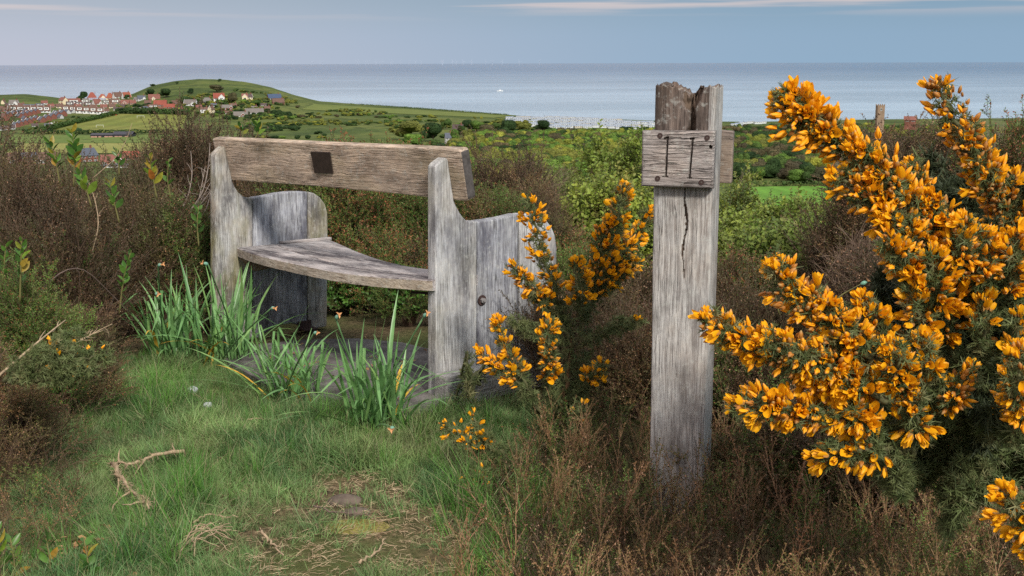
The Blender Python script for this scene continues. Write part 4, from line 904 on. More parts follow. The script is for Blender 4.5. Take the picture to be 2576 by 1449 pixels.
def goal(u, vb, label):
    p = hit(u, vb); p[2] = float(terrain(p[0], p[1])) + .35; k = math.hypot(p[0], p[1]) / F_PX; w, h = 17 * k, 5.5 * k; o = empty('goal', p, label=label, cat='football goal')
    for s in (-1, 1): mb = MB(); mb.tube([(s * w / 2, 0, 0), (s * w / 2, 0, h)], .11, 6); link('post', mb.mesh('post', [M['paint']]), o)
    mb = MB(); mb.tube([(-w / 2 - .1, 0, h), (w / 2 + .1, 0, h)], .11, 6); link('crossbar', mb.mesh('crossbar', [M['paint']]), o)
goal(251.5, 321.5, 'white goal frame nearer the barn'); goal(354, 298, 'white goal frame at the far end of the playing field')
# vehicles
def car(u, vb, wpx, col, label, cat='car'):
    p = hit(u, vb); k = math.hypot(p[0], p[1]) / F_PX; L = max(4.2, wpx * k); s = L / 4.4; o = empty('parked_car', (p[0], p[1], float(terrain(p[0], p[1]))), (0, 0, rng.uniform(-.3, .3)), label=label, cat=cat); m = flat('car_paint', col, .3, spec=.5)
    mb = MB(); pr = [(-2.2, .3), (2.2, .3), (2.2, .85), (1.3, 1.0), (.7, 1.5), (-1.3, 1.5), (-2.1, 1.0)]; n = len(pr)
    mb.add([(x, y, z) for y in (-.85, .85) for x, z in pr], [tuple(range(n)), tuple(range(n, 2 * n))[::-1]] + [(i, i + n, (i + 1) % n + n, (i + 1) % n) for i in range(n)])
    link('body', mb.mesh('body', [m]), o, sca=s)
    mb = MB(); mb.box((-1.2, -.87, 1.02), (.75, .87, 1.4)); link('windows', mb.mesh('windows', [M['glass']]), o, sca=s)
    for x in (-1.4, 1.4):
        for y in (-.8, .8): mb = MB(); mb.tube([(x, y - .1, .33), (x, y + .1, .33)], .33, 10); link('wheel', mb.mesh('wheel', [ROOF['dark']]), o, sca=s)
car(287, 291, 12, (.5, .06, .05), 'bright red car parked at the end of the terrace'); car(378, 277, 13, (.75, .78, .8), 'white van by the wall below the village street', 'van')
car(141, 309, 9, (.75, .75, .75), 'white car parked by the brick row'); car(128, 312, 9, (.7, .72, .75), 'pale car at the estate road end')
# caravans
M['van_w'] = flat('caravan_white', (.52, .55, .57), .4, .04, .5); M['van_c'] = flat('caravan_cream', (.50, .46, .38), .4); M['van_r'] = flat('caravan_roof', (.22, .27, .36), .35)
def caravan_proto(m, label):
    o = empty('static_caravan', (0, 0, 0), label=label, cat='caravan', group='static caravans in the seaside park')
    mb = MB(); mb.box((-5, -1.8, -.6), (5, 1.8, 2.9)); link('body', mb.mesh('body', [m]), o)
    link('roof', roof_mesh(10, 3.6, .55, M['van_r'], ov=.12), o, loc=(0, 0, 2.9))
    for x in (-3.6, -1.2, 1.4, 3.7): link('window', WIN, o, loc=(x, -1.81, 1.8), sca=(1.5, 1, 1.0))
    return o
vw = caravan_proto(M['van_w'], 'white static caravan in the crowded rows of the seaside park'); vc = caravan_proto(M['van_c'], 'cream static caravan in the crowded rows of the seaside park')
first = {0: True, 1: True}; cnt = 0
for row in range(12):
    for c_ in range(21):
        u = 1262 + c_ * 19.5 + (row % 2) * 6 + rng.uniform(-1, 1); v = 292 + row * 3.9 + (u - 1276) * .045 + rng.uniform(-.5, .5)
        top = np.interp(u, [1270, 1345, 1440, 1555, 1600, 1625], [299, 295, 299, 304, 309, 312]); bot = np.interp(u, [1270, 1390, 1500, 1600, 1640], [308, 327, 325, 327, 318])
        if not (1274 < u < 1600 and top < v < bot): continue
        p = hit(u, v); cr_ = 1 if rng.random() < .16 else 0; src = (vw, vc)[cr_]; o = src if first[cr_] else copy_tree(src); first[cr_] = False; cnt += 1
        o.location = (p[0], p[1], float(terrain(p[0], p[1])) + .5); o.rotation_euler = (0, 0, .22 + rng.normal() * .03); o.scale = (.95, .95, .8)
for (u, v) in [(1612, 311), (1622, 313), (1633, 311), (1640, 314), (1628, 319), (1642, 322), (1848, 318), (1858, 316), (1868, 313), (1880, 311), (1893, 310), (1906, 312), (1917, 311), (1852, 324), (1864, 321)]:
    p = hit(u, v); o = copy_tree(vw); o.location = (p[0], p[1], float(terrain(p[0], p[1])) + .5); o.rotation_euler = (0, 0, .3); o['label'] = 'white static caravan beside the post, away from the crowded rows'; o['group'] = 'static caravans either side of the post'
for u, v, lb in [(1430, 334, 'dark roofed brown hut at the left of the park edge'), (1508, 337, 'grey roofed brick hut at the park edge'), (1538, 337.5, 'brick hut with brown roof by the park hedge'), (1585, 339, 'rust red hut at the right of the park edge')]:
    house(u, v, 20, 10, 3.5, 3, 0, 'brick', 'grey', lb, chim=0, name='hut', cat='hut')
# church tower and roof beyond the heather
def tower():
    d = 520; a = P(2206, 262, d); b = P(2224, 262, d); w = float(b[0] - a[0]); x = float((a[0] + b[0]) / 2); z0 = float(terrain(x, d)) - 1; h = float(a[2]) - z0
    o = empty('tower', (x, d, z0), label='square brown stone tower against the sea above the heather', cat='tower'); m = flat('tower_stone', (.24, .17, .12), .9, .25, .6)
    mb = MB(); mb.box((-w / 2, -w / 2, 0), (w / 2, w / 2, h - .5)); link('walls', mb.mesh('walls', [m]), o)
    mb = MB()
    for s in np.linspace(-w / 2 + .2, w / 2 - .2, 4): mb.box((s - .2, -w / 2 - .03, h - .5), (s + .2, -w / 2 + .3, h)); mb.box((s - .2, w / 2 - .3, h - .5), (s + .2, w / 2 + .03, h))
    link('battlements', mb.mesh('battlements', [m]), o, kind='stuff')
    link('window', WIN, o, loc=(0, -w / 2 - .02, h - 2.2), sca=(.7, 1, 1.2))
tower()
p = P(2290, 300, 520); p[2] = min(p[2], 99)
house(0, 0, 26, 18, 8, 7, 0, 'brick', 'rose', 'red roofed building right of the square tower', p=np.array([p[0], p[1], float(P(2290, 306, 520)[2])]), chim=0)
# boat
def boat():
    p = plane_z(1258, 229.5, -94.0); k = float(np.linalg.norm(p[:2])) / F_PX; L = 16 * k; o = empty('boat', p, (0, 0, .1), label='small white fishing boat far out on the sea', cat='boat')
    mb = MB(); mb.add([(-L / 2, -.13 * L, .09 * L), (-L / 2, .13 * L, .09 * L), (L * .25, .14 * L, .1 * L), (L / 2, 0, .13 * L), (L * .25, -.14 * L, .1 * L), (-L / 2, -.08 * L, -.02 * L), (-L / 2, .08 * L, -.02 * L), (L * .25, .07 * L, -.02 * L), (L * .42, 0, -.02 * L), (L * .25, -.07 * L, -.02 * L)],
        [(0, 1, 2, 3, 4)[::-1], (0, 5, 6, 1), (1, 6, 7, 2), (2, 7, 8, 3), (3, 8, 9, 4), (4, 9, 5, 0)]); link('hull', mb.mesh('hull', [M['paint']]), o)
    mb = MB(); mb.box((-L * .1, -.07 * L, .1 * L), (L * .12, .07 * L, .22 * L)); link('cabin', mb.mesh('cabin', [M['paint']]), o)
    mb = MB(); mb.tube([(0, 0, .2 * L), (0, 0, .48 * L)], .008 * L, 4); link('mast', mb.mesh('mast', [M['paint']]), o)
boat()
# wind turbines on the horizon
M['turb'] = flat('turbine_hazed', (.36, .42, .52), .6)  # distance haze put into the colour: blue grey close to the sky
def turbine_meshes():
    a = MB(); a.tube([(0, 0, 0), (0, 0, 100)], [4.5, 3], 6); b = MB(); b.box((-2.5, -6, 98), (2.5, 6, 103)); c = MB(); c.add([(-2.2, 0, 0), (2.2, 0, 0), (1.4, 0, 55), (-.6, 0, 55), (-2.2, .9, 0), (2.2, .9, 0), (1.4, .5, 55), (-.6, .5, 55)], [(0, 1, 2, 3), (7, 6, 5, 4), (0, 4, 5, 1), (1, 5, 6, 2), (2, 6, 7, 3), (3, 7, 4, 0)])
    return a.mesh('tower', [M['turb']]), b.mesh('nacelle', [M['turb']]), c.mesh('blade', [M['turb']])
TM = turbine_meshes()
us = sorted(list(rng.uniform(330, 1240, 44)) + [266, 272, 279, 1263, 1306, 1357, 1113, 1148, 1186, 1222])
for i, u in enumerate(us):
    q = ray(u, 152); q = q / q[1]; D = 30000 - (u > 1100) * 4000
    far = u < 300
    o = empty('wind_turbine', (float(q[0] * D), D, -94 + (-20)), (0, 0, rng.uniform(-.4, .4)), label='tiny far wind turbine at the left end of the line' if far else 'nearer wind turbine at the right end of the line' if u > 1100 else 'tiny wind turbine in the line on the sea horizon',
              cat='wind turbine', group='wind turbines on the horizon, left end' if far else 'wind turbines on the horizon, right end' if u > 1100 else 'wind turbines on the horizon')
    link('tower', TM[0], o); link('nacelle', TM[1], o); r0 = rng.uniform(0, 2)
    for k in range(3): link('blade', TM[2], o, loc=(0, -7, 101), rot=(0, r0 + k * 2 * PI / 3, 0))
# ------------------------------------------------------------------ bench
M['w_panel'] = wood('weathered_panel', 'z', light=(.54, .555, .58), dark=(.22, .22, .235), warm=(.30, .24, .15), warmth=.30, stain=(.13, .13, .15), stains=.7, crack=.5, green=.22, lines=.35, lscale=30)
M['w_panel_dark'] = wood('weathered_panel_dark', 'z', light=(.42, .44, .49), dark=(.13, .13, .155), warm=(.24, .21, .17), warmth=.2, stain=(.085, .085, .11), stains=.85, crack=.5, green=.1, lines=.5, lscale=34)
M['w_panel2'] = wood('weathered_panel_inner', 'z', light=(.47, .47, .46), dark=(.18, .175, .175), warm=(.30, .21, .12), warmth=.55, stain=(.09, .085, .09), stains=.85, crack=.5, green=.8, lines=.35, lscale=30)
M['w_back'] = wood('weathered_backrest', 'x', light=(.64, .52, .42), dark=(.30, .225, .17), warm=(.36, .26, .19), warmth=.45, stain=(.14, .11, .095), stains=.35, wavy=.02, crack=.8, green=.25, ckscale=80, lines=.6, lscale=22)
M['w_seat'] = wood('weathered_seat', 'x', light=(.46, .43, .43), dark=(.15, .135, .14), warm=(.30, .22, .17), warmth=.25, stain=(.06, .052, .06), stains=.95, crack=.8, lines=.6, lscale=22)
M['w_edge'] = wood('weathered_edge', 'x', light=(.46, .41, .35), dark=(.23, .185, .145), warm=(.36, .28, .19), warmth=.5, stains=.15, crack=.7)
M['w_dark'] = flat('dark_end_grain', (.075, .068, .065), .9, .4, 60)
M['w_beam'] = wood('weathered_beam', 'x', light=(.44, .44, .43), dark=(.20, .195, .19), warmth=.2, stains=.4, crack=1.0, wavy=.02, lines=.8, lscale=20)
M['iron'] = flat('rusty_iron', (.045, .026, .024), .6, .4, 50); M['steel'] = flat('dull_steel', (.22, .21, .21), .4, .2, 60, .6); M['plaque'] = flat('bronze_plaque', (.035, .024, .02), .45, .3, 40, .5)
E = nrm([.77, .64, 0]); NF = np.array([E[1], -E[0], 0])          # along the end panels, and the side of them that faces right
BO = plane_z(1000, 960, 0.0)
bench = empty('park_bench', BO, label='weathered grey oak bench with solid plank ends seen from behind', cat='bench')
class Frame:
    """local axes: x along, z up the board, y towards the viewer's side"""
    def __init__(s, o, ex, ez): s.o = np.asarray(o, float); s.x = nrm(ex); s.z = nrm(np.asarray(ez, float) - np.dot(ez, s.x) * s.x); s.y = np.cross(s.z, s.x); s.n = -s.y
    def px(s, u, v):
        r = ray(u, v); t = np.dot(s.o - CAM, s.n) / np.dot(r, s.n); p = CAM + r * t - s.o; return float(p @ s.x), float(p @ s.z)
    def wd(s, a, y, b): return s.o + s.x * a + s.y * y + s.z * b
    def put(s, name, me, parent, pmo, origin=(0, 0, 0), **kw):
        R = Matrix(((s.x[0], s.y[0], s.z[0], 0), (s.x[1], s.y[1], s.z[1], 0), (s.x[2], s.y[2], s.z[2], 0), (0, 0, 0, 1)))
        o = bpy.data.objects.new(name, me); COL.objects.link(o); o.parent = parent
        w = s.wd(*origin) - np.array(pmo); o.location = Vector(w.tolist()); o.rotation_euler = R.to_euler(); return tag(o, **kw)
def slab(poly, y0, y1, mats, bev=.006, face_m=None, name='plank', seg=2, cuts=0, jag=0.0):
    """an outline (x, z) given thickness from y0 to y1, with worn edges; origin at its centre"""
    c = np.mean(poly, axis=0); bm = bmesh.new(); P2 = [(p[0] - c[0], p[1] - c[1]) for p in poly]
    fv = [bm.verts.new((x, y0, z)) for x, z in P2]; bk = [bm.verts.new((x, y1, z)) for x, z in P2]; n = len(P2)
    bm.faces.new(fv); bm.faces.new(bk[::-1]); [bm.faces.new((fv[i], bk[i], bk[(i + 1) % n], fv[(i + 1) % n])) for i in range(n)]
    bmesh.ops.recalc_face_normals(bm, faces=bm.faces)
    if bev: bmesh.ops.bevel(bm, geom=[e for e in bm.edges if e.calc_face_angle(0) > .5], offset=bev, segments=seg, affect='EDGES', profile=.5)
    me = bpy.data.meshes.new(name); bm.to_mesh(me); bm.free(); [me.materials.append(m) for m in mats]
    if face_m:
        for p_ in me.polygons: p_.material_index = face_m(p_)
    return me, c
def dense(pts, k=5):
    out = []
    for a, b in zip(pts, pts[1:] + pts[:1]):
        out.append(a)
    return out
TH = .055
FR = Frame(plane_z(1094, 1009, 0.0), E, (0, 0, 1)); FL = Frame(plane_z(541, 868, 0.0), E, (0, 0, 1))
# Frame.y = z x x = up x E : points left/away, so the visible face is y=0 and thickness runs to +y
def panel(fr, polys, m, name='plank', **kw):
    res = []
    for j, pl in enumerate(polys):
        q = [fr.px(*a) if len(a) == 2 else (fr.px(a[0], a[1])[0], a[2]) for a in pl]
        me, c = slab(q, 0.0, TH, [m if j != 1 else M['w_panel_dark']]); 
        o = fr.put(name, me, bench, BO, (c[0], (.002 * (j % 2)), c[1])); res.append(o)
    return res
right = panel(FR, [[(1096, 1009, -.03), (1096, 419.6), (1104, 410), (1123, 396), (1127, 400), (1142.6, 506), (1148, 518), (1156, 533), (1165, 546), (1174, 555), (1187, 557.5), (1200, 556.5), (1199.5, 1009, -.03)],
                   [(1202, 1009, -.03), (1202, 557.5), (1230, 554), (1265, 548), (1304.5, 538.5), (1304, 1009, -.03)],
                   [(1307, 1009, -.03), (1307.5, 539), (1330, 537.5), (1352, 541), (1372, 551), (1387, 569), (1397, 593), (1401, 625), (1400, 1009, -.03)]], M['w_panel'])
left = panel(FL, [[(541.5, 868, -.02), (541.5, 392), (548, 382), (563, 367), (567, 372), (584.5, 455), (591, 470), (600, 484), (612, 494), (624, 498), (636, 498.5), (635.5, 866, 0)],
                  [(638, 866, 0), (638, 498), (664, 494), (700, 486.5), (735, 482.5), (774, 482.5), (774, 852, .0), (765, 845, .02), (735, 845, .045), (700, 845, .045), (672, 850, .02), (660, 850, .0)],
                  [(776, 852, 0), (776, 482.6), (790, 486), (806, 497), (818, 513), (824, 534), (825, 570), (823.5, 850, 0)]], M['w_panel2'])
# backrest board: lies on the front edges of the two back posts
def on(fr, u, v, y=0.0): a, b = fr.px(u, v); return fr.wd(a, y, b)
Lt, Rt, Rb = on(FL, 563, 367), on(FR, 1123, 396), on(FR, 1142.6, 506)
FB = Frame(Lt, Rt - Lt, Rb - Rt)      # x right, z downwards
FB = Frame(Lt, Rt - Lt, -(Rb - Rt))
q = [FB.px(*a) for a in [(532, 349), (640, 354), (780, 361), (900, 366.5), (1040, 372.5), (1152, 377.5), (1158, 383), (1175, 500), (1172, 507), (1150, 506), (1000, 489), (800, 470), (640, 459), (553, 452.5)]]
print('backrest z span', min(b for a, b in q), max(b for a, b in q), 'len', q[5][0] - q[0][0])
me, c = slab(q, .004, .05, [M['w_back'], M['w_dark']], bev=.005, face_m=lambda p_: 1 if abs(p_.normal.x) > .8 else 0)
back = FB.put('backrest', me, bench, BO, (c[0], 0, c[1]), label='wide tan backrest board with wavy grain')
pq = [FB.px(*a) for a in [(782, 381), (830, 382.5), (838.5, 436.5), (792, 435)]]
me, c = slab(pq, -.003, .002, [M['plaque']], bev=.0008, name='plaque', seg=1)
pl = FB.put('plaque', me, bench, BO, (c[0], 0.0, c[1]), label='dark bronze memorial plaque with illegible worn lettering')
w_ = pl.matrix_basis.copy(); pl.parent = back; pl.matrix_parent_inverse = back.matrix_basis.inverted()
# little worn raised lines of the plaque, unreadable
mb = MB(); 
for i in range(6):
    z = .016 - i * .007; mb.box((-.013 + .002 * (i % 3), -.0036, z), (.013 - .003 * (i % 2), -.0028, z + .0022))
# seat: two bowed planks
zs = float(on(FL, 596, 623)[2]); zr = float(on(FR, 1096, 704)[2]); print('seat z', zs, zr)
ZS = zs
zu = lambda u: zs + (zr - zs) * min(1, max(0, (u - 596) / 500.))
near = np.array([plane_z(u, v, zu(u)) for u, v in [(594, 622), (640, 640), (734, 661.5), (851, 685), (967.6, 698.4), (1088, 705)]])
zf = float(on(FL, 829.5, 603)[2]); print('far z', zf)
far = np.array([plane_z(u, v, zf + zu(u - 150) - zs) for u, v in [(829.5, 603), (862, 616), (890, 630), (967.6, 658), (1077.6, 680)]])
far = np.vstack([far, near[-1] + E * .47 + np.array([0, 0, zf - zs])]); near, _ = smooth_path(near, 26); far, _ = smooth_path(far, 26)
def seat_plank(t0, t1, m, name):
    k = len(near); mb = MB(); rows = []
    for t, dz in ((t0, -.004), (t0 + .01, 0), ((t0 + t1) / 2, 0.0), (t1 - .01, 0), (t1, -.004), (t1, -.042), (t0, -.042)):
        q = near * (1 - t) + far * t; q = q + np.array([0, 0, 1]) * dz; rows.append(q)
    R = np.array(rows); v = R.transpose(1, 0, 2).reshape(-1, 3); nr = len(rows)
    v = (v - BO)
    mb.add(v, [(i * nr + j, (i + 1) * nr + j, (i + 1) * nr + (j + 1) % nr, i * nr + (j + 1) % nr)[::-1] for i in range(k - 1) for j in range(nr)], [1 if j == nr - 1 else 0 for i in range(k - 1) for j in range(nr)])
    mb.add(v[:nr], [tuple(range(nr))]); mb.add(v[-nr:], [tuple(range(nr))[::-1]])
    ax = nrm(near[-1] - near[0]); ang = math.atan2(ax[1], ax[0]); me = mb.mesh(name, [m, M['w_edge']])
    me.transform(Matrix.Rotation(-ang, 4, 'Z')); return link(name, me, bench, rot=(0, 0, ang))
seat_plank(0.0, .40, M['w_seat'], 'seat_plank'); seat_plank(.408, 1.0, M['w_seat'], 'seat_plank')
# small ledge where the seat meets the left end, batten, beam, bolt, bracket
def fbox(fr, name, a, b, m, bev=.004, rot=None, parent=None, **kw):
    (x0, y0, z0), (x1, y1, z1) = a, b
    me, c = slab([(x0, z0), (x1, z0), (x1, z1), (x0, z1)], y0, y1, [m], bev=bev, name=name); return fr.put(name, me, parent or bench, BO, (c[0], 0, c[1]), **kw)
s1 = FL.px(640, 700)[0]; s2 = FL.px(826, 700)[0]
a0, b0 = FL.px(600, 645); a1, b1 = FL.px(694, 652)
me, c = slab([(a0, ZS - .05), (a1 + .16, ZS - .05), (a1 + .03, ZS - .105), (a0 + .06, ZS - .115)], -.05, -.002, [wood('batten_wood', 'x', light=(.20, .13, .09), dark=(.09, .055, .04), warmth=.4, stains=.3)]); FL.put('batten', me, bench, BO, (c[0], 0, c[1]))
me, c = slab([(a1 + .02, ZS + .000), (s2 + .01, zf + .002), (s2 + .01, zf + .016), (a1 + .02, ZS + .010)], -.03, -.002, [M['w_seat']], bev=.003); FL.put('cleat', me, bench, BO, (c[0], 0, c[1]))
x0, z0 = FR.px(1096, 940); xe, _ = FR.px(1400, 940)
fbox(FR, 'ground_beam', (-.005, -.085, -.06), (xe + .02, -.003, .115), M['w_beam'], .008)
mb = MB(); mb.tube([(0, 0, 0), (0, -.003, 0)], .021, 16, 0); mb.tube([(0, -.003, 0), (0, -.014, 0)], .0115, 6, 1); mb.tube([(0, -.014, 0), (0, -.020, 0)], .006, 8, 1)
bx_, bz_ = FR.px(1212, 755); FR.put('bolt', mb.mesh('bolt', [M['iron'], M['steel']]), bench, BO, (bx_, -.001, bz_))
bx_, _ = FL.px(770, 845)
fbox(FL, 'bracket', (bx_ - .045, -.006, .0), (bx_ + .03, -.001, .05), M['iron'], .001)
me = MB(); me.box((-.04, -.06, -.002), (.035, 0, .003)); FL.put('bracket', me.mesh('bracket', [M['iron']]), bench, BO, (bx_, -.002, .012))
# rusty rod under the seat at the right
a = plane_z(1035, 735, ZS - .06) - BO; b_ = plane_z(1080, 738, ZS - .06) - BO
mb = MB(); mb.tube([a, b_], .006, 6); link('brace_rod', mb.mesh('brace_rod', [M['iron']]), bench)

# concrete slab under the bench
M['slab'], t, b = mat('old_concrete', .95, .1); c = coords(t); n1 = noise(t, c, 9, 5, .65); n2 = noise(t, c, 90, 4, .6)
col = mixc(t, 1.0, ramp(t, n1, [(.35, (.075, .068, .068)), (.6, (.17, .16, .155))]), ramp(t, n2, [(.3, .7), (.7, 1.25)]), 'MULTIPLY'); t.links.new(col, b.inputs['Base Color']); bump(t, b, n2, .5, .005)
poly = [plane_z(u, v, .02)[:2] for u, v in [(560, 905), (640, 868), (760, 855), (900, 852), (1010, 862), (1085, 880), (1180, 905), (1120, 985), (1096, 1025), (1040, 1052), (960, 1040), (880, 1012), (800, 996), (700, 985), (640, 950)]]
bm = bmesh.new(); vv = [bm.verts.new((x, y, .022)) for x, y in poly]; f = bm.faces.new(vv); r_ = bmesh.ops.extrude_face_region(bm, geom=[f]); [setattr(e, 'co', e.co + Vector((0, 0, -.09))) for e in r_['geom'] if isinstance(e, bmesh.types.BMVert)]
bmesh.ops.recalc_face_normals(bm, faces=bm.faces); me = bpy.data.meshes.new('bench_slab'); bm.to_mesh(me); bm.free(); me.materials.append(M['slab'])
link('paving', me, kind='structure', label='worn grey concrete slab under the bench')

# ------------------------------------------------------------------ marker post
PD = 3.4; PA = math.radians(18)
w_post = .168; dp = .15
M['w_post'] = wood('post_oak', 'z', light=(.52, .52, .51), dark=(.21, .195, .19), warm=(.34, .25, .18), warmth=.35, stain=(.13, .115, .11), stains=.6, crack=.5, lines=.3, lscale=26)
M['w_post_top'] = wood('post_oak_top', 'z', light=(.20, .16, .14), dark=(.055, .043, .038), warm=(.16, .10, .07), warmth=.5, stain=(.05, .04, .035), stains=.8, crack=.7)
M['rot'] = flat('rotten_heartwood', (.095, .068, .05), .95, .6, 60)
pc = P(1727, 800, PD); PX, PY = float(pc[0]), PD + .05
ztop = float(P(1740, 219, PD)[2])
post = empty('marker_post', (PX, PY, 0), (0, 0, -PA), label='square weathered oak marker post with split rotten top, right of the bench', cat='post')
def sdbox(th, w, d, r):
    """a rounded square's outline"""
    c, s = np.cos(th), np.sin(th); p = 14.0
    k = 1 / (np.abs(c / (w / 2)) ** p + np.abs(s / (d / 2)) ** p) ** (1 / p); return k * c, k * s
nr_, nz_ = 260, 190
# angles chosen so the samples spread evenly along the four sides
ss_ = np.linspace(0, 4, nr_, endpoint=False); th = []
for s in ss_:
    k = int(s); f = (s - k) * 2 - 1
    x_, y_ = [(f, -1), (1, f), (-f, 1), (-1, -f)][k]; th.append(math.atan2(y_ * dp, x_ * w_post))
th = np.array(th); bx0, by0 = sdbox(th, w_post, dp, .01)
zz = np.concatenate([np.linspace(-.15, .45, 40, endpoint=False), np.linspace(.45, 1.0, 150)]); zz = (zz + .15) / 1.15; zz = -.15 + zz * (ztop + .15)
a_ = bx0 / w_post; front = by0 < -dp * .42; Z, TH_ = np.meshgrid(zz, th, indexing='ij'); X = np.tile(bx0, (len(zz), 1)); Y = np.tile(by0, (len(zz), 1))
wig = .012 * (fbm(Z * 9, 0 * Z + 1.5, 3)); Aa = X / w_post
scl = 1 + .05 * fbm(Z * 2.2, 0 * Z + 7, 3); X = X * scl * (1 + .04 * (Z / ztop - .5)); Y = Y * scl
X = X + .0035 * fbm(Z * 4 + 3, Y * 30, 3); Y = Y + .0035 * fbm(X * 120, Z * 3.5, 3)
frac = Z / ztop
zb = float(P(1740, 330, PD)[2]); zl = float(P(1740, 475, PD)[2]); zc0 = float(P(1725, 700, PD)[2])
wide = np.interp(Z, [zc0 - .02, zc0 + .03, zl, zb, ztop], [0, .03, .045, .095, .135]); depth = np.interp(Z, [zc0 - .02, zc0 + .05, zl, zb, ztop], [0, .008, .014, .03, .045])
wide = wide * np.where(Z > zb, 1, .55) * (.35 + 1.2 * vnoise(Z * 28, 0 * Z + 2)); cen = .05 + .16 * fbm(Z * 14, 0 * Z + 4, 4) + np.interp(Z, [zc0, zb, ztop], [-.03, .03, .08])
ins = np.clip(1 - np.abs((X / w_post - cen)) / (wide + 1e-4), 0, 1) ** .5
Y = np.where(Y < -dp * .40, Y + depth * ins * (.75 + .6 * vnoise(Z * 60, X * 200)), Y)
jag = .012 * fbm(X * 70 + 3, Y * 70, 3) + .03 * fbm(X * 22, Y * 22 + 5, 2)
jag = jag + .022 * fbm(X * 160, Y * 160 + 9, 2); top = jag - .020 * np.exp(-((X / w_post - .08) / .13) ** 2) + .01 * np.exp(-((X / w_post + .38) / .13) ** 2)
Zj = Z + np.clip((Z / ztop - .93) / .07, 0, 1) * top
V = np.stack([X, Y, Zj], 2).reshape(-1, 3); k = len(zz); fcs = [(i * nr_ + j, i * nr_ + (j + 1) % nr_, (i + 1) * nr_ + (j + 1) % nr_, (i + 1) * nr_ + j) for i in range(k - 1) for j in range(nr_)]
mi = [1 if zz[i] > zb - .02 and not (X[i][j] > w_post * .40) else 0 for i in range(k - 1) for j in range(nr_)]
insr = ins
mi = [2 if (insr[i][j] > .35 and Y[i][j] < 0 and zz[i] > zc0) else m_ for m_, (i, j) in zip(mi, ((i, j) for i in range(k - 1) for j in range(nr_)))]
rim = V[-nr_:]; cap = []
for q_ in (.86, .68, .46, .24, .08):
    r2 = rim.copy(); r2[:, :2] *= q_; r2[:, 2] = ztop - .004 + (.012 * fbm(r2[:, 0] * 70 + 3, r2[:, 1] * 70, 3) + .03 * fbm(r2[:, 0] * 22, r2[:, 1] * 22 + 5, 2)) + .018 * fbm(r2[:, 0] * 160, r2[:, 1] * 160 + 9, 2) - .018 * np.exp(-((r2[:, 0] / w_post - .08) / .13) ** 2) - .008 * (1 - q_); cap.append(r2)
n0 = len(V); V = np.vstack([V] + cap)
for c_ in range(5):
    b0_ = (k - 1) * nr_ if c_ == 0 else n0 + (c_ - 1) * nr_; b1_ = n0 + c_ * nr_
    fcs += [(b0_ + j, b0_ + (j + 1) % nr_, b1_ + (j + 1) % nr_, b1_ + j) for j in range(nr_)]; mi += [1] * nr_
fcs.append(tuple(n0 + 4 * nr_ + j for j in range(nr_))); mi.append(1)
mb = MB(); mb.add(V, fcs, mi); shaft = link('shaft', mb.mesh('shaft', [M['w_post'], M['w_post_top'], M['rot']], True), post)
mb = MB(); pod(mb, .018, .05, 0, .7, n=12, k=6); me = mb.mesh('knot', [M['w_post_top']], True); link('knot', me, post, loc=(-w_post * .36, -dp * .2, ztop - .004))
# number board: two strokes cut into it
FP = Frame(np.array([PX + math.sin(PA) * -(dp / 2), PY - math.cos(PA) * (dp / 2), 0.]), (math.cos(PA), -math.sin(PA), 0), (0, 0, 1))
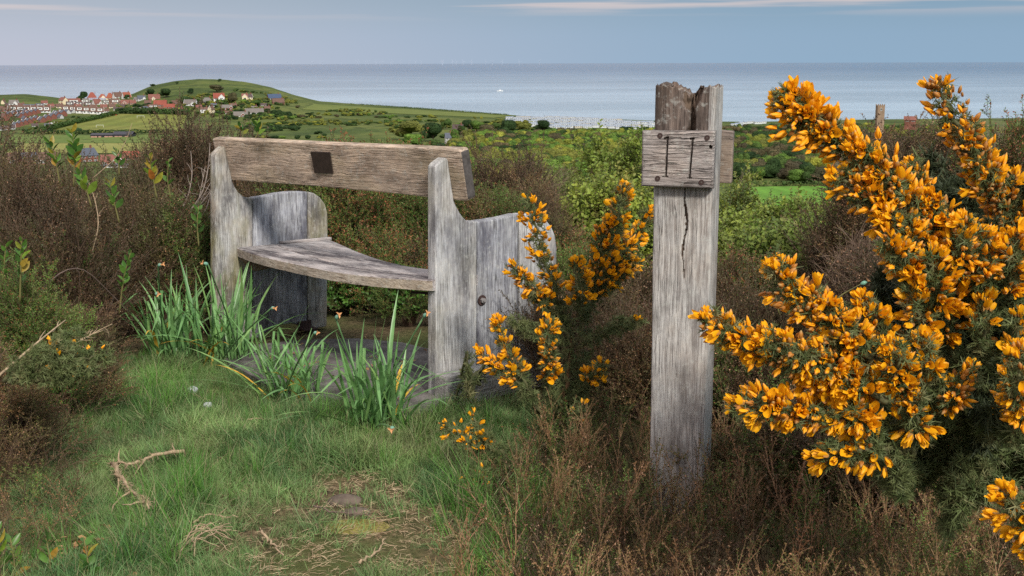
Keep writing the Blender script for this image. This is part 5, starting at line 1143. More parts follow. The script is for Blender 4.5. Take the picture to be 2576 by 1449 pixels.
# Frame.y points away from the viewer here as well
c4 = [FP.px(u, v) for u, v in [(1621, 327), (1803, 328), (1797, 473), (1618.5, 466)]]
M['w_board'] = wood('number_board', 'x', light=(.40, .37, .36), dark=(.14, .125, .125), warm=(.34, .25, .19), warmth=.3, stain=(.12, .11, .11), stains=.3, wavy=.03, crack=.5, bstr=1.2, ckscale=110, lines=.8, lscale=34)
M['groove'] = flat('carved_groove', (.075, .062, .054), .95, .4, 80)
def board():
    nx, nz = 150, 120; (ax, az), (bx, bz), (cx, cz), (dx, dz) = c4; S, T = np.meshgrid(np.linspace(0, 1, nx), np.linspace(0, 1, nz)); Xq = (ax * (1 - S) + bx * S) * (1 - T) + (dx * (1 - S) + cx * S) * T; Zq = (az * (1 - S) + bz * S) * (1 - T) + (dz * (1 - S) + cz * S) * T
    th_ = .032; yy = -th_ - .002 + .0012 * fbm(Xq * 12, Zq * 260 + 6 * fbm(Xq * 16, Zq * 14, 2), 3)
    edge = np.minimum(np.minimum(S, 1 - S) * .19, np.minimum(T, 1 - T) * .15); yy = yy + .006 * np.clip(1 - edge / .006, 0, 1) ** 2
    dep = np.zeros_like(S)
    def stroke(x0, y0, x1, y1, w, dd=.009):
        nonlocal dep
        px_, pz = (S - x0) * .19, (T - y0) * .15; vx, vz = (x1 - x0) * .19, (y1 - y0) * .15; l = vx * vx + vz * vz + 1e-12; t_ = np.clip((px_ * vx + pz * vz) / l, 0, 1); d_ = np.hypot(px_ - vx * t_, pz - vz * t_) + .0006 * fbm(S * 60, T * 60, 2); dep = np.maximum(dep, np.clip(1 - (d_ / w), 0, 1) ** .6 * dd)
    stroke(.355, .13, .345, .80, .0032); stroke(.315, .14, .36, .12, .0034); stroke(.30, .815, .375, .81, .0020, .004)
    stroke(.70, .14, .675, .82, .0030); stroke(.67, .14, .715, .13, .0032); stroke(.645, .825, .705, .82, .0020, .004)
    stroke(.945, .27, .95, .28, .0045, .014)
    v = np.stack([Xq, yy + dep, Zq], 2).reshape(-1, 3); f = [(j * nx + i, j * nx + i + 1, (j + 1) * nx + i + 1, (j + 1) * nx + i)[::-1] for j in range(nz - 1) for i in range(nx - 1)]
    dd_ = dep; m_ = [1 if dd_[j, i] > .0028 else 0 for j in range(nz - 1) for i in range(nx - 1)]
    n = len(v); ring = [i for i in range(nx)] + [j * nx + nx - 1 for j in range(1, nz)] + [(nz - 1) * nx + i for i in range(nx - 2, -1, -1)] + [j * nx for j in range(nz - 2, 0, -1)]
    bk = v[ring].copy(); bk[:, 1] = -.001; f += [(ring[i], ring[(i + 1) % len(ring)], n + (i + 1) % len(ring), n + i) for i in range(len(ring))]; m_ += [0] * len(ring); f.append(tuple(n + i for i in range(len(ring)))); m_.append(0)
    mb = MB(); mb.add(np.vstack([v, bk]), f, m_); cc = np.array([(ax + cx) / 2, 0, (az + cz) / 2]); me = mb.mesh('number_board', [M['w_board'], M['groove']], True); me.transform(Matrix.Translation((-cc).tolist())); return me, cc
me, cc = board(); R_ = FP.put('number_board', me, None, (0, 0, 0), tuple(cc), label='grey board with two carved upright strokes')
def adopt(o, parent): o.parent = parent; o.matrix_parent_inverse = pmat(parent).inverted()
adopt(R_, post)
for S_, T_ in [(.255, .085), (.90, .115), (.235, .845), (.845, .885)]:
    x_ = (c4[0][0] * (1 - S_) + c4[1][0] * S_) * (1 - T_) + (c4[3][0] * (1 - S_) + c4[2][0] * S_) * T_; z_ = (c4[0][1] * (1 - S_) + c4[1][1] * S_) * (1 - T_) + (c4[3][1] * (1 - S_) + c4[2][1] * S_) * T_
    mb = MB(); mb.tube([(0, .004, 0), (0, -.0015, 0)], .0075, 14, 0); mb.tube([(0, -.0014, 0), (0, -.0022, 0)], .003, 6, 1); so = FP.put('screw', mb.mesh('screw', [M['iron'], M['groove']]), None, (0, 0, 0), (x_, -.0345, z_)); adopt(so, R_)
FQ = Frame(np.array([PX + math.sin(PA) * (dp / 2 + .002), PY + math.cos(PA) * (dp / 2 + .002), 0.]), (math.cos(PA), -math.sin(PA), 0), (0, 0, 1))
q = [FQ.px(u, v) for u, v in [(1640, 325), (1800, 326), (1845, 330), (1839, 462), (1800, 460), (1640, 457)]]
me, c = slab(q, 0, .03, [wood('rear_board', 'x', light=(.27, .22, .19), dark=(.12, .09, .08), warmth=.4, stains=.5, crack=1.0, wavy=.03)], bev=.004, name='rear_board'); o = FQ.put('rear_board', me, None, (0, 0, 0), (c[0], 0, c[1])); adopt(o, post)
# ------------------------------------------------------------------ heather, heath and shrubs around the bench
H_ = ('dark_heather', 'dark_tall', 'heather', 'dark_tall')
bush(-40, 372, 6.6, 130, 'dark brown heather at the left edge reaching above the houses', H_, 650, scale=1.2)
bush(60, 438, 5.6, 130, 'dense brown heather in front of the left edge bush', H_, 650, scale=1.1)
bush(190, 458, 6.4, 130, 'dark heather below the near brick house', H_, 650, scale=1.1)
bush(325, 458, 6.2, 120, 'dark heather below the red roofed bungalow', H_, 650, scale=1.1)
bush(455, 318, 6.9, 105, 'tallest brown heather bush left of the bench', H_, 950, scale=1.15, clumpy=.6)
bush(560, 325, 7.5, 85, 'tall heather bush with bare grey stems behind the left post', H_ + ('twiggy',), 700, scale=1.15)
bush(110, 560, 5.2, 140, 'lower dark heather at left', H_ + ('erica',), 700)
bush(310, 545, 5.9, 120, 'middle dark heather left of the daffodils', H_ + ('erica',), 750)
bush(460, 520, 6.0, 85, 'dark heather touching the left end of the bench', ('dark_heather', 'erica', 'bramble'), 600)
bush(40, 690, 4.2, 110, 'green tinged low heather at the left edge', ('erica', 'heather'), 480, scale=.8)
bush(150, 770, 4.35, 90, 'low fine leaved heather beside the broken gorse branch', ('heather', 'erica'), 560, scale=.75)
bush(-20, 900, 3.6, 120, 'low heather at left edge by the lawn', ('heather', 'dark_heather'), 420, scale=.7, stems=6)
bush(640, 440, 7.0, 100, 'brown heather seen under the backrest at left', H_ + ('twiggy',), 600, scale=1.1)
bush(760, 420, 6.9, 100, 'mixed brown and green heath behind the bench middle', ('dark_heather', 'erica', 'erica'), 650, scale=1.1)
bush(880, 400, 6.8, 100, 'upright green tree heath with rusty heads behind the seat', ('erica', 'rusty_erica'), 650, scale=1.1)
bush(990, 395, 7.2, 100, 'green tree heath with rusty spikes showing above the backrest', ('rusty_erica', 'erica'), 700, scale=1.15)
bush(1090, 440, 6.9, 90, 'green heath behind the right post', ('erica', 'rusty_erica'), 520, scale=1.1)
bush(960, 620, 6.5, 150, 'low shaded heath behind the seat', ('erica', 'rusty_erica', 'dark_heather'), 650, cat='undergrowth bush', scale=.9)
bush(1030, 800, 5.9, 70, 'leafy bramble beside the right end under the seat', ('bramble', 'erica'), 320, name='bramble_bush', cat='bramble bush', scale=.55)
bush(890, 770, 6.4, 80, 'leafy bramble behind the left end panel', ('bramble', 'erica'), 320, name='bramble_bush', cat='bramble bush', scale=.55)
bush(1250, 392, 8.8, 85, 'brown heather with bare twigs right of the backrest end', H_ + ('twiggy',), 700, scale=1.3)
bush(1345, 425, 9.6, 50, 'smaller brown heather further down the slope', H_ + ('twiggy',), 520, scale=1.3)
bush(1215, 480, 6.9, 95, 'rusty and green heath behind the right end panel', ('rusty_erica', 'heather', 'erica'), 650, scale=1.05)
bush(1340, 465, 7.3, 90, 'rust tipped heath between the bench and the upright gorse', ('rusty_erica', 'heather'), 600, scale=1.05)
bush(1450, 690, 5.6, 90, 'brown green heather behind the upright gorse', ('heather', 'erica', 'rusty_erica'), 600)
bush(1590, 700, 5.2, 100, 'brown heather just left of the post', ('heather', 'dark_heather'), 520)
bush(1480, 850, 4.7, 120, 'dark heather at the foot of the upright gorse', H_, 560, scale=.85)
bush(1620, 900, 4.3, 110, 'dark brown heather low beside the post', H_, 520, scale=.85)
bush(1850, 665, 5.2, 75, 'rust topped heather right of the post', ('rusty_erica', 'heather', 'dark_heather'), 520, scale=.9)
bush(1890, 800, 4.6, 100, 'dark heather between post and gorse', H_, 620, scale=.85)
bush(1880, 930, 4.1, 120, 'shadowed dark heather low beside the post on its right', ('dark_heather', 'erica'), 520, scale=.8)
bush(2140, 545, 5.6, 75, 'feathery brown heather in front of the green shrubs', H_, 460, scale=1.0, shell=.2)
bush(2250, 640, 5.0, 130, 'dark tangled heather behind the gorse blossom', ('dark_heather', 'twiggy', 'dark_heather'), 800)
bush(2240, 285, 5.6, 130, 'tall dark heather against the sea near the tower', ('dark_heather', 'heather'), 1100, scale=1.05, lean=.35)
bush(2390, 270, 5.7, 130, 'tall dark heather between the two gorse spikes', ('dark_heather', 'heather'), 1100, scale=1.05, lean=.35)
bush(2560, 275, 5.4, 130, 'dark heather at the right edge against the sea', ('dark_heather', 'rusty_erica', 'heather'), 800, scale=1.05, lean=.35)
bush(2350, 600, 4.0, 200, 'very dark heather mass behind the big gorse', ('dark_heather',), 900)
bush(2560, 560, 3.8, 150, 'dark heather at the right edge behind the gorse', ('dark_heather',), 700)
bush(2200, 1000, 3.4, 230, 'shaded heather under the big gorse', ('dark_heather', 'erica'), 700, scale=.8)
bush(1500, 380, 15, 130, 'lime green shrub with upright twigs left of the post', ('lime_shrub',), 520, 'shrub', 'leafy_shrub', 1.0, lean=.35)
bush(1590, 385, 13, 100, 'lime green shrub touching the post', ('lime_shrub', 'green_shrub'), 480, 'shrub', 'leafy_shrub', .9, lean=.35)
bush(1420, 440, 12, 90, 'yellow green shrub above the small gorse spray', ('lime_shrub', 'green_shrub'), 420, 'shrub', 'leafy_shrub', .85, lean=.35)
bush(1550, 485, 9.5, 120, 'fresh green shrub behind the upright gorse flowers', ('green_shrub', 'lime_shrub'), 480, 'shrub', 'leafy_shrub', .75, lean=.4)
bush(1845, 450, 15, 70, 'lime green shrub immediately right of the post', ('lime_shrub', 'green_shrub'), 420, 'shrub', 'leafy_shrub', 1.0, lean=.35)
bush(1960, 540, 13, 130, 'soft green shrub below the bright field', ('green_shrub', 'lime_shrub'), 560, 'shrub', 'leafy_shrub', .95, lean=.35)
bush(2130, 505, 14, 90, 'pale green shrub at the right of the bright field', ('lime_shrub', 'green_shrub'), 520, 'shrub', 'leafy_shrub', .95, lean=.35)
bush(1970, 565, 9.5, 170, 'spreading green shrub between post and gorse', ('green_shrub', 'lime_shrub'), 620, 'shrub', 'leafy_shrub', .8, lean=.4)
bush(2120, 620, 8.0, 150, 'green shrub half hidden by dark heather twigs', ('green_shrub',), 460, 'shrub', 'leafy_shrub', .75, lean=.4)
bush(1330, 400, 30, 120, 'rounded yellow green bush on the upper slope', ('lime_shrub', 'green_shrub'), 520, 'shrub', 'leafy_shrub', 1.7, lean=.35)
bush(1700, 440, 24, 130, 'olive bush behind the post', ('green_shrub', 'lime_shrub'), 420, 'shrub', 'leafy_shrub', 1.4, lean=.35)
bush(1400, 375, 45, 90, 'bright green bushy tree on the slope left of the lime shrubs', ('green_shrub',), 560, 'shrub', 'leafy_shrub', 2.4, lean=.4)

bush(2020, 690, 6.6, 150, 'bright green shrub low behind the lower gorse limbs', ('green_shrub', 'lime_shrub'), 420, 'shrub', 'leafy_shrub', .6, lean=.4)
bush(1860, 600, 8.0, 70, 'bright green shrub showing just right of the post shaft', ('green_shrub', 'lime_shrub'), 320, 'shrub', 'leafy_shrub', .65, lean=.4)

# heath in the foreground: too many stems to count
def ground_scatter(name, key, n, x0, x1, y0, y1, poly, scl, tilt, label, sink=.01, dens=None, **kw):
    x = rng.uniform(x0, x1, n); y = rng.uniform(y0, y1, n); z = terrain(x, y); U, V = px(x, y, z)
    k = inpoly(U, V, poly)
    if dens is not None: k &= rng.random(n) < dens(U, V, x, y)
    x, y, z = x[k], y[k], z[k]; m = len(x); d = rng.normal(size=(m, 3)) * tilt; d[:, 2] = 1
    hum = (.5 + 1.25 * vnoise(x * 6, y * 6)) if 'grass' in key else 1.0
    return scatter(name, key, np.stack([x, y, z - sink], 1), eul(d, rng.uniform(0, 6.28, m)), rng.uniform(scl[0], scl[1], m) * hum, kind='stuff', label=label, **kw)
heath_poly = [(1120, 1500), (1230, 1260), (1360, 1150), (1500, 1090), (1650, 1075), (1900, 1060), (2200, 1000), (2700, 960), (2900, 2100), (1050, 2100)]
ground_scatter('foreground_heath', 'tall_heather', 1400, -.5, 2.0, 1.75, 3.9, heath_poly, (.42, .85), .28, 'brown flowering heath filling the lower right of the view', dens=lambda U, V, x, y: np.clip((x * 2576 / 1 + 400) / 500, .3, 1))
ground_scatter('foreground_heath', 'dark_heather', 1300, -.5, 2.0, 1.9, 4.2, [(1240, 1330), (1400, 1040), (2700, 930), (2900, 2100), (1300, 2100)], (.5, .95), .3, 'low brown green heather below the marker post')
ground_scatter('foreground_heath', 'erica', 620, -.5, 2.0, 2.2, 4.2, [(1240, 1330), (1400, 1040), (2700, 930), (2900, 2100), (1300, 2100)], (.5, .85), .3, 'scattered greener heath among the brown stems')
ground_scatter('edge_heath', 'erica', 200, -2.4, -.9, 2.2, 4.6, [(-400, 2000), (-400, 760), (120, 850), (250, 900), (170, 1060), (230, 1200), (180, 1330), (60, 1500)], (.35, .65), .4, 'greener low heath along the left side of the lawn')
ground_scatter('edge_heath', 'heather', 900, -2.4, -.9, 2.2, 4.6, [(-400, 2000), (-400, 760), (120, 850), (250, 900), (170, 1060), (240, 1200), (190, 1330), (60, 1500)], (.35, .75), .45, 'low heather along the left side of the lawn')

# grass
def tuft(n, L, w, lean, mats, seg=4, curl=.9):
    mb = MB()
    for i in range(n):
        a = rng.uniform(0, 6.28); h = L * rng.uniform(.45, 1.1); ln = lean * rng.uniform(.2, 1.2); p0 = np.array([rng.normal() * .012, rng.normal() * .012, 0]); di = np.array([math.cos(a), math.sin(a), 0]); sd = np.array([-di[1], di[0], 0])
        v = []
        for k in range(seg + 1):
            t = k / seg; p = p0 + di * (ln * h * t ** (1 + curl)) + np.array([0, 0, h * (t - .35 * ln * t * t)]); ww = w * (1 - t) ** .7 * .5 + .0001
            v += [p - sd * ww, p + sd * ww]
        mb.add(v, [(2 * k, 2 * k + 1, 2 * k + 3, 2 * k + 2) for k in range(seg)], int(rng.random() < .16))
    return mb.mesh('grass_tuft', mats)
M['grass'] = leafm('fine_grass', [(.13, .25, .085), (.18, .32, .11), (.10, .20, .065), (.23, .33, .13)], trans=.3, rough=.5)
_t = M['grass'].node_tree; _g = _t.nodes.new('ShaderNodeNewGeometry').outputs['Position']; _b = _t.nodes['Principled BSDF']; _c = _b.inputs['Base Color'].links[0].from_socket
_c2 = mixc(_t, 1.0, _c, mixc(_t, ramp(_t, noise(_t, _g, 3.2, 4, .6), [(.36, 0.0), (.64, 1.0)]), (.50, .62, .60), (1.5, 1.35, 1.3)), 'MULTIPLY')
_c2 = mixc(_t, ramp(_t, noise(_t, _g, 1.7, 4, .6), [(.50, 0.0), (.66, .55)]), _c2, (.20, .19, .09))
for _l in list(_t.links):
    if _l.from_socket == _c and _l.to_node.bl_idname in ('ShaderNodeBsdfPrincipled', 'ShaderNodeBsdfTranslucent'): _to = _l.to_socket; _t.links.remove(_l); _t.links.new(_c2, _to)
M['grass_pale'] = leafm('dry_grass', [(.30, .27, .15), (.22, .23, .11)], trans=.25)
M['grass_bright'] = leafm('lush_grass', [(.09, .23, .04), (.13, .30, .05), (.07, .19, .035)], trans=.35, rough=.45)
variants('fine_grass', [tuft(30, .085, .0021, .9, [M['grass'], M['grass_pale']]) for _ in range(8)])
variants('short_grass', [tuft(30, .045, .0016, 1.1, [M['grass'], M['grass_pale']], 3) for _ in range(6)])
variants('long_grass', [tuft(26, .19, .0019, .55, [M['grass_bright'], M['grass_pale']], 5) for _ in range(6)])
variants('lush_grass', [tuft(26, .12, .003, .7, [M['grass_bright'], M['grass_pale']], 4) for _ in range(5)])
LAWN = [(-200, 2000), (40, 1300), (60, 1150), (150, 1020), (130, 960), (330, 900), (560, 900), (640, 960), (800, 1010), (960, 1050), (1060, 1065), (1100, 1045), (1340, 1020), (1420, 1050), (1330, 1180), (1200, 1300), (1130, 1480), (1150, 2000)]
def el(U, V, cu, cv, a, b): return np.exp(-(((U - cu) / a) ** 2 + ((V - cv) / b) ** 2))
def bare(U, V, x, y):
    b_ = el(U, V, 900, 1235, 130, 38) + el(U, V, 960, 1305, 170, 45) * .95 + el(U, V, 1000, 1400, 200, 60) * .85 + el(U, V, 720, 1390, 130, 60) * .6 + el(U, V, 520, 1370, 80, 60) * .45 + el(U, V, 560, 1265, 60, 20) * .5 + el(U, V, 150, 1380, 130, 45) + el(U, V, 760, 1285, 90, 25) * .5 + el(U, V, 850, 1440, 260, 50) * .7 + el(U, V, 620, 1300, 60, 25) * .5 + el(U, V, 1100, 1330, 90, 60) * .6
    return np.clip(.95 - b_ * 1.25 + 1.0 * fbm(x * 3.5, y * 3.5, 4), .02, 1)
ground_scatter('grass', 'fine_grass', 12500, -2.2, .5, 2.4, 5.2, LAWN, (.5, 1.05), .35, 'fine blue green lawn grass', dens=lambda U, V, x, y: bare(U, V, x, y) ** 1.5)
ground_scatter('grass', 'short_grass', 9000, -2.2, .5, 2.4, 5.2, LAWN, (.6, 1.2), .3, 'short worn grass along the path', dens=lambda U, V, x, y: np.clip(bare(U, V, x, y) + .12, 0, 1))
ground_scatter('long_grass', 'long_grass', 1700, -2.0, .5, 2.6, 5.0, [(60, 1449), (130, 1150), (260, 980), (560, 930), (760, 1060), (1100, 1120), (1130, 1200), (700, 1180), (520, 1330), (460, 1460)], (.4, .9), .25, 'longer grass in the middle of the lawn', dens=lambda U, V, x, y: np.clip(vnoise(x * 4, y * 4) * 1.6 - .5, 0, 1))
ground_scatter('lush_grass', 'lush_grass', 700, -1.6, .6, 3.2, 5.4, [(760, 1080), (840, 1010), (980, 1060), (1080, 1050), (1110, 1045), (1380, 1030), (1420, 1050), (1280, 1090), (1090, 1130), (920, 1150)], (.5, 1.0), .3, 'bright green grass round the daffodils and beam')
ground_scatter('lush_grass', 'lush_grass', 420, -2.0, .0, 3.8, 5.4, [(300, 960), (330, 860), (560, 850), (640, 920), (620, 1000), (420, 1000)], (.4, .8), .35, 'bright green grass under the left daffodils')
ground_scatter('long_grass', 'long_grass', 160, -.4, .5, 2.3, 3.6, [(1090, 1600), (1130, 1250), (1300, 1180), (1500, 1300), (1300, 1600)], (.6, 1.0), .3, 'green grass blades at the foot of the heath')
# straw, chips and dead twigs lying on the ground
M['straw'] = leafm('straw', [(.33, .24, .15), (.42, .33, .21), (.25, .17, .10)], trans=.05)
M['dead_leaf'] = leafm('dead_leaf', [(.26, .13, .06), (.34, .20, .10), (.20, .11, .06)], trans=.1)
def chip(k):
    mb = MB(); 
    for i in range(7):
        a = rng.uniform(0, 6.28); p = np.array([rng.normal() * .02, rng.normal() * .02, rng.uniform(.002, .008)]); d = np.array([math.cos(a), math.sin(a), rng.normal() * .12]); L = rng.uniform(.015, .05); mb.tube([p, p + d * L / 2 + [0, 0, .002], p + d * L], [.0009, .0011, .0006], 3, 0, cap=False)
    return mb.mesh('straw', [M['straw']])
variants('straw', [chip(i) for i in range(5)])
def dleaf():
    mb = MB()
    for i in range(4): leaf6(mb, np.array([rng.normal() * .02, rng.normal() * .02, .004]), np.array([rng.normal(), rng.normal(), .1]), .022, .012, 0)
    return mb.mesh('dead_leaf', [M['dead_leaf']])
variants('litter', [dleaf() for i in range(4)])
ground_scatter('straw_litter', 'straw', 3200, -1.8, .5, 2.4, 4.4, [(100, 2000), (250, 1250), (420, 1050), (1100, 1100), (1250, 1300), (1200, 2000)], (.35, .9), .15, 'straw and bark chips on the worn path', sink=-.002, dens=lambda U, V, x, y: np.clip(1.12 - bare(U, V, x, y), .06, 1))
ground_scatter('leaf_litter', 'litter', 900, -2.2, .6, 2.5, 6.0, [(560, 905), (640, 862), (1085, 850), (1096, 1025), (960, 1040), (700, 985)], (.5, 1.1), .3, 'dead leaves and bark on the slab under the bench', sink=-.026, dens=lambda U, V, x, y: np.clip(vnoise(x * 6, y * 6) * 2 - .8, .05, 1))
ground_scatter('leaf_litter', 'litter', 500, -2.2, .6, 2.4, 4.0, [(-100, 1500), (60, 1310), (300, 1330), (330, 1420), (420, 1500)], (.6, 1.4), .3, 'dead oak leaves at the lower left', sink=-.004)
M['moss'] = flat('yellow_moss', (.16, .14, .035), .95, .6, 90)
def blob(name, u, v, r, h, m, label, cat, squash=(1, 1), seed=0):
    p = hit(u, v); bm = bmesh.new(); bmesh.ops.create_icosphere(bm, subdivisions=4, radius=1)
    for q in bm.verts: n_ = 1 + .5 * float(fbm(q.co.x * 1.6 + seed, q.co.y * 1.6 + q.co.z, 4)); q.co = Vector((q.co.x * r * squash[0] * n_, q.co.y * r * squash[1] * n_, q.co.z * h * n_))
    me = bpy.data.meshes.new(name); bm.to_mesh(me); bm.free(); me.materials.append(m); [setattr(f, 'use_smooth', True) for f in me.polygons]
    return link(name, me, loc=(p[0], p[1], float(terrain(p[0], p[1])) + h * .25 + (.03 if m == M['flint'] else 0)), label=label, cat=cat)
M['flint'] = flat('pale_flint', (.38, .40, .42), .6, .2, 60); M['stone'] = flat('brown_stone', (.10, .078, .062), .9, .4, 30)
blob('stone', 485, 1003, .022, .018, M['flint'], 'white pebble beside the left daffodil leaves', 'stone'); blob('stone', 524, 1040, .018, .012, M['flint'], 'small bluish white pebble lower than the other', 'stone', seed=3)
blob('stone', 868, 1266, .045, .020, M['stone'], 'flat brown stone in the worn path', 'stone', (1.2, .8), seed=5); blob('stone', 895, 1292, .035, .014, M['stone'], 'half buried brown stone in front of the flat one', 'stone', (1.3, .7), seed=8)
blob('moss_patch', 895, 1325, .075, .004, M['moss'], 'yellow moss patch on the path edge', 'moss', (1.3, .8), seed=2)
def twig(label, pts, r=.004, m='deadwood', z=.035, forks=5, name='fallen_twig', fuzz=0, rise=None):
    q = np.array([hit(u, v) for u, v in pts]); q[:, 2] = terrain(q[:, 0], q[:, 1]) + z + (np.array(rise) if rise is not None else 0); o = empty(name, q[0], label=label, cat='twig')
    q -= q[0]; sp_, L = smooth_path(q, 16); sp_[1:-1] += rng.normal(size=(14, 3)) * r * .8; mb = MB(); mb.tube(sp_, np.linspace(r, r * .4, 16), 6); link('stick', mb.mesh('stick', [M[m]], True), o)
    if forks or fuzz:
        mb = MB()
        for i in range(forks): p, d = along(sp_, rng.uniform(.1, .95)); mb.tube(curve(p, d + rng.normal(size=3) * .8, L * rng.uniform(.08, .22), 3, .25), [r * .5, r * .4, r * .3, r * .15], 4, 0, cap=False)
        for i in range(fuzz): p, d = along(sp_, rng.uniform(.0, 1)); mb.tube(curve(p, rng.normal(size=3), .022, 2, .3), [.0009, .0007, .0004], 3, 0, cap=False)
        link('side_twigs', mb.mesh('side_twigs', [M[m]]), o)
    return o
M['greywood'] = flat('silvery_twig', (.20, .165, .14), .85, .3, 60); M['deadwood'] = flat('bleached_twig', (.31, .23, .15), .85, .3, 60); M['darkwood'] = flat('dark_twig', (.12, .085, .07), .85, .3, 60)
twig('long pale forked twig lying on the lawn, upper arm', [(465, 1178), (390, 1188), (330, 1215), (280, 1210)], .007, fuzz=90, z=.06)
twig('pale curved twig below the fork, reaching down the lawn', [(285, 1212), (315, 1250), (340, 1290), (378, 1330)], .0075, fuzz=200, z=.06)
twig('dark upright twig on the lawn below the pale one', [(372, 1345), (362, 1390), (352, 1420)], .0035, 'darkwood', forks=2)
twig('dark twig lying beside the mossy path', [(790, 1300), (850, 1318), (930, 1325)], .003, 'darkwood', forks=3)
twig('pale twig near the bottom edge right of middle', [(660, 1365), (690, 1400), (715, 1428)], .0045, forks=1)
twig('arched pale twig in the middle of the path', [(488, 1345), (520, 1322), (600, 1330)], .003, forks=2)
for i in range(11):
    o_ = twig('pale dry stalk in the tangle at the bottom edge', [(440 + rng.uniform(0, 60), 1410 + rng.uniform(-30, 40)), (500 + rng.uniform(-20, 40), 1385 + rng.uniform(-25, 25)), (540 + rng.uniform(0, 50), 1360 + rng.uniform(-15, 70))], .0022, forks=1, rise=[0, .03, .01]); o_['group'] = 'dry stalks tangled at the bottom edge'
twig('thin pale twig on the grass below the slab', [(625, 1078), (680, 1077), (712, 1090)], .0035, forks=3)
twig('short pale stick beside the white pebbles', [(478, 1010), (510, 1022), (530, 1030)], .003, forks=1)
twig('light twig at the lower middle edge', [(905, 1449), (950, 1420), (972, 1385)], .004, forks=3)
twig('grey stick half hidden in the heath right of the post', [(1905, 1160), (1950, 1190), (2000, 1215)], .006, 'deadwood', z=.10, forks=0)
def stalk(label, pts3, r=.0022, m='deadwood', forks=3):
    q = np.array([P(*p) for p in pts3]); b0 = q[0].copy(); o = empty('dead_stalk', b0, label=label, cat='dead stalk'); q -= b0; s_, L = smooth_path(q, 14); mb = MB(); mb.tube(s_, np.linspace(r, r * .4, 14), 5); link('stem', mb.mesh('stem', [M[m]], True), o)
    mb = MB(); 
    for i in range(forks): p, d = along(s_, rng.uniform(.3, .9)); mb.tube(curve(p, d + rng.normal(size=3) * .6, L * .15, 3, .2), [r * .5, r * .4, r * .3, r * .15], 4, 0, cap=False)
    if forks: link('side_twigs', mb.mesh('side_twigs', [M[m]]), o)
stalk('long pale straw stalk rising in front of the playing field', [(232, 450, 5.0), (290, 400, 5.0), (318, 355, 5.0), (332, 310, 5.0)], .0022, forks=0)
stalk('pale broken branch slanting up at the left edge', [(-20, 960, 3.5), (60, 890, 3.6), (120, 840, 3.7), (165, 805, 3.8)], .0045, forks=6)
stalk('pale branch crossing the small broken gorse spray', [(110, 905, 3.6), (180, 870, 3.7), (250, 830, 3.8), (282, 815, 3.8)], .0032, forks=14)
stalk('arched grey bramble cane left of the daffodils', [(90, 745, 4.2), (150, 680, 4.3), (205, 665, 4.4), (260, 720, 4.5), (330, 790, 4.6)], .003, 'darkwood', forks=2)
stalk('bare grey cane curving through the dark heather', [(230, 640, 5.2), (250, 570, 5.2), (240, 500, 5.3), (215, 440, 5.3)], .003, 'deadwood', forks=3)
stalk('dry branching stem at the lower right', [(2380, 1230, 2.5), (2440, 1170, 2.6), (2540, 1110, 2.7), (2600, 1080, 2.7)], .0028, forks=5)
for i, (u, v, r_) in enumerate([(430, 560, 0), (470, 540, 0), (450, 600, 0), (500, 520, 0), (480, 580, 0), (440, 640, 0), (515, 560, 0)]):
    stalk('bare silvery heather stem leaning beside the tall bush, %s' % ['lowest', 'second', 'third', 'fourth', 'fifth', 'sixth', 'topmost'][i], [(u, v, 6.0), (u + 40, v - 50, 6.0), (u + 55, v - 120, 6.1), (u + 50 + 8 * i, v - 180, 6.2)], .004, 'greywood', forks=5)

# ------------------------------------------------------------------ leafy shoots at left, creeping leaves at lower left
def leaf_mesh(L, W, m, fold=.16):
    mb = MB(); k = 6; v = []; 
    for i in range(k + 1):
        t = i / k; w = W * math.sin(PI * min(.985, .04 + .93 * t)) ** .9; z_ = -.12 * L * t * t
        v += [(-w / 2, w * fold * 1.2, 0), (0, 0, 0), (w / 2, w * fold * 1.2, 0)]
        for q in (-3, -2, -1): v[q] = (v[q][0], v[q][1] + z_, t * L)
    mb.add(v, [(3 * i + j, 3 * i + j + 1, 3 * i + j + 4, 3 * i + j + 3) for i in range(k) for j in range(2)]); return mb.mesh('leaf', [m], True)
LEAFS = [leaf_mesh(.075, .034, M['young']), leaf_mesh(.06, .03, M['young']), leaf_mesh(.05, .028, M['glossy']), leaf_mesh(.07, .032, M['glossy'])]
M['cane'] = flat('green_cane', (.13, .12, .04), .7, .3, 20)
def shoot(label, pts3, n, kinds=(0, 1, 3), s=1.0, name='leafy_shoot', a=.35, cat='leafy shoot', up=.9):
    q = np.array([P(*p) for p in pts3]); b0 = q[0].copy(); o = empty(name, b0, label=label, cat=cat); q -= b0; sp_, L = smooth_path(q, 12); mb = MB(); mb.tube(sp_, np.linspace(.004, .0018, 12), 5); link('stem', mb.mesh('stem', [M['cane']], True), o)
    for i in range(n):
        t = a + (1 - a) * i / n; p, d = along(sp_, t); an = i * 2.4; out = nrm(np.array([math.cos(an), math.sin(an) * .8, .1])); dr = nrm(out * .9 + d * (up - .3 + .6 * t)); e = eul(dr[None], np.array([rng.uniform(0, 6.28)]))[0]
        link('leaf', LEAFS[kinds[int(rng.integers(0, len(kinds)))]], o, loc=p, rot=e, sca=.8 * s * rng.uniform(.75, 1.15) * (1.1 - .4 * t))
shoot('tallest leafy shoot with orange tips in front of the hay field', [(185, 470, 4.9), (188, 400, 4.9), (186, 350, 4.9), (180, 328, 4.9)], 22, s=1.0)
shoot('leafy shoot with orange tip left of the tallest one', [(150, 460, 4.9), (140, 400, 4.9), (125, 355, 4.9)], 13, s=.9)
shoot('small leafy sprig right of the straw stalk', [(300, 440, 5.2), (298, 400, 5.2), (290, 372, 5.2)], 8, (2, 3), s=.9)
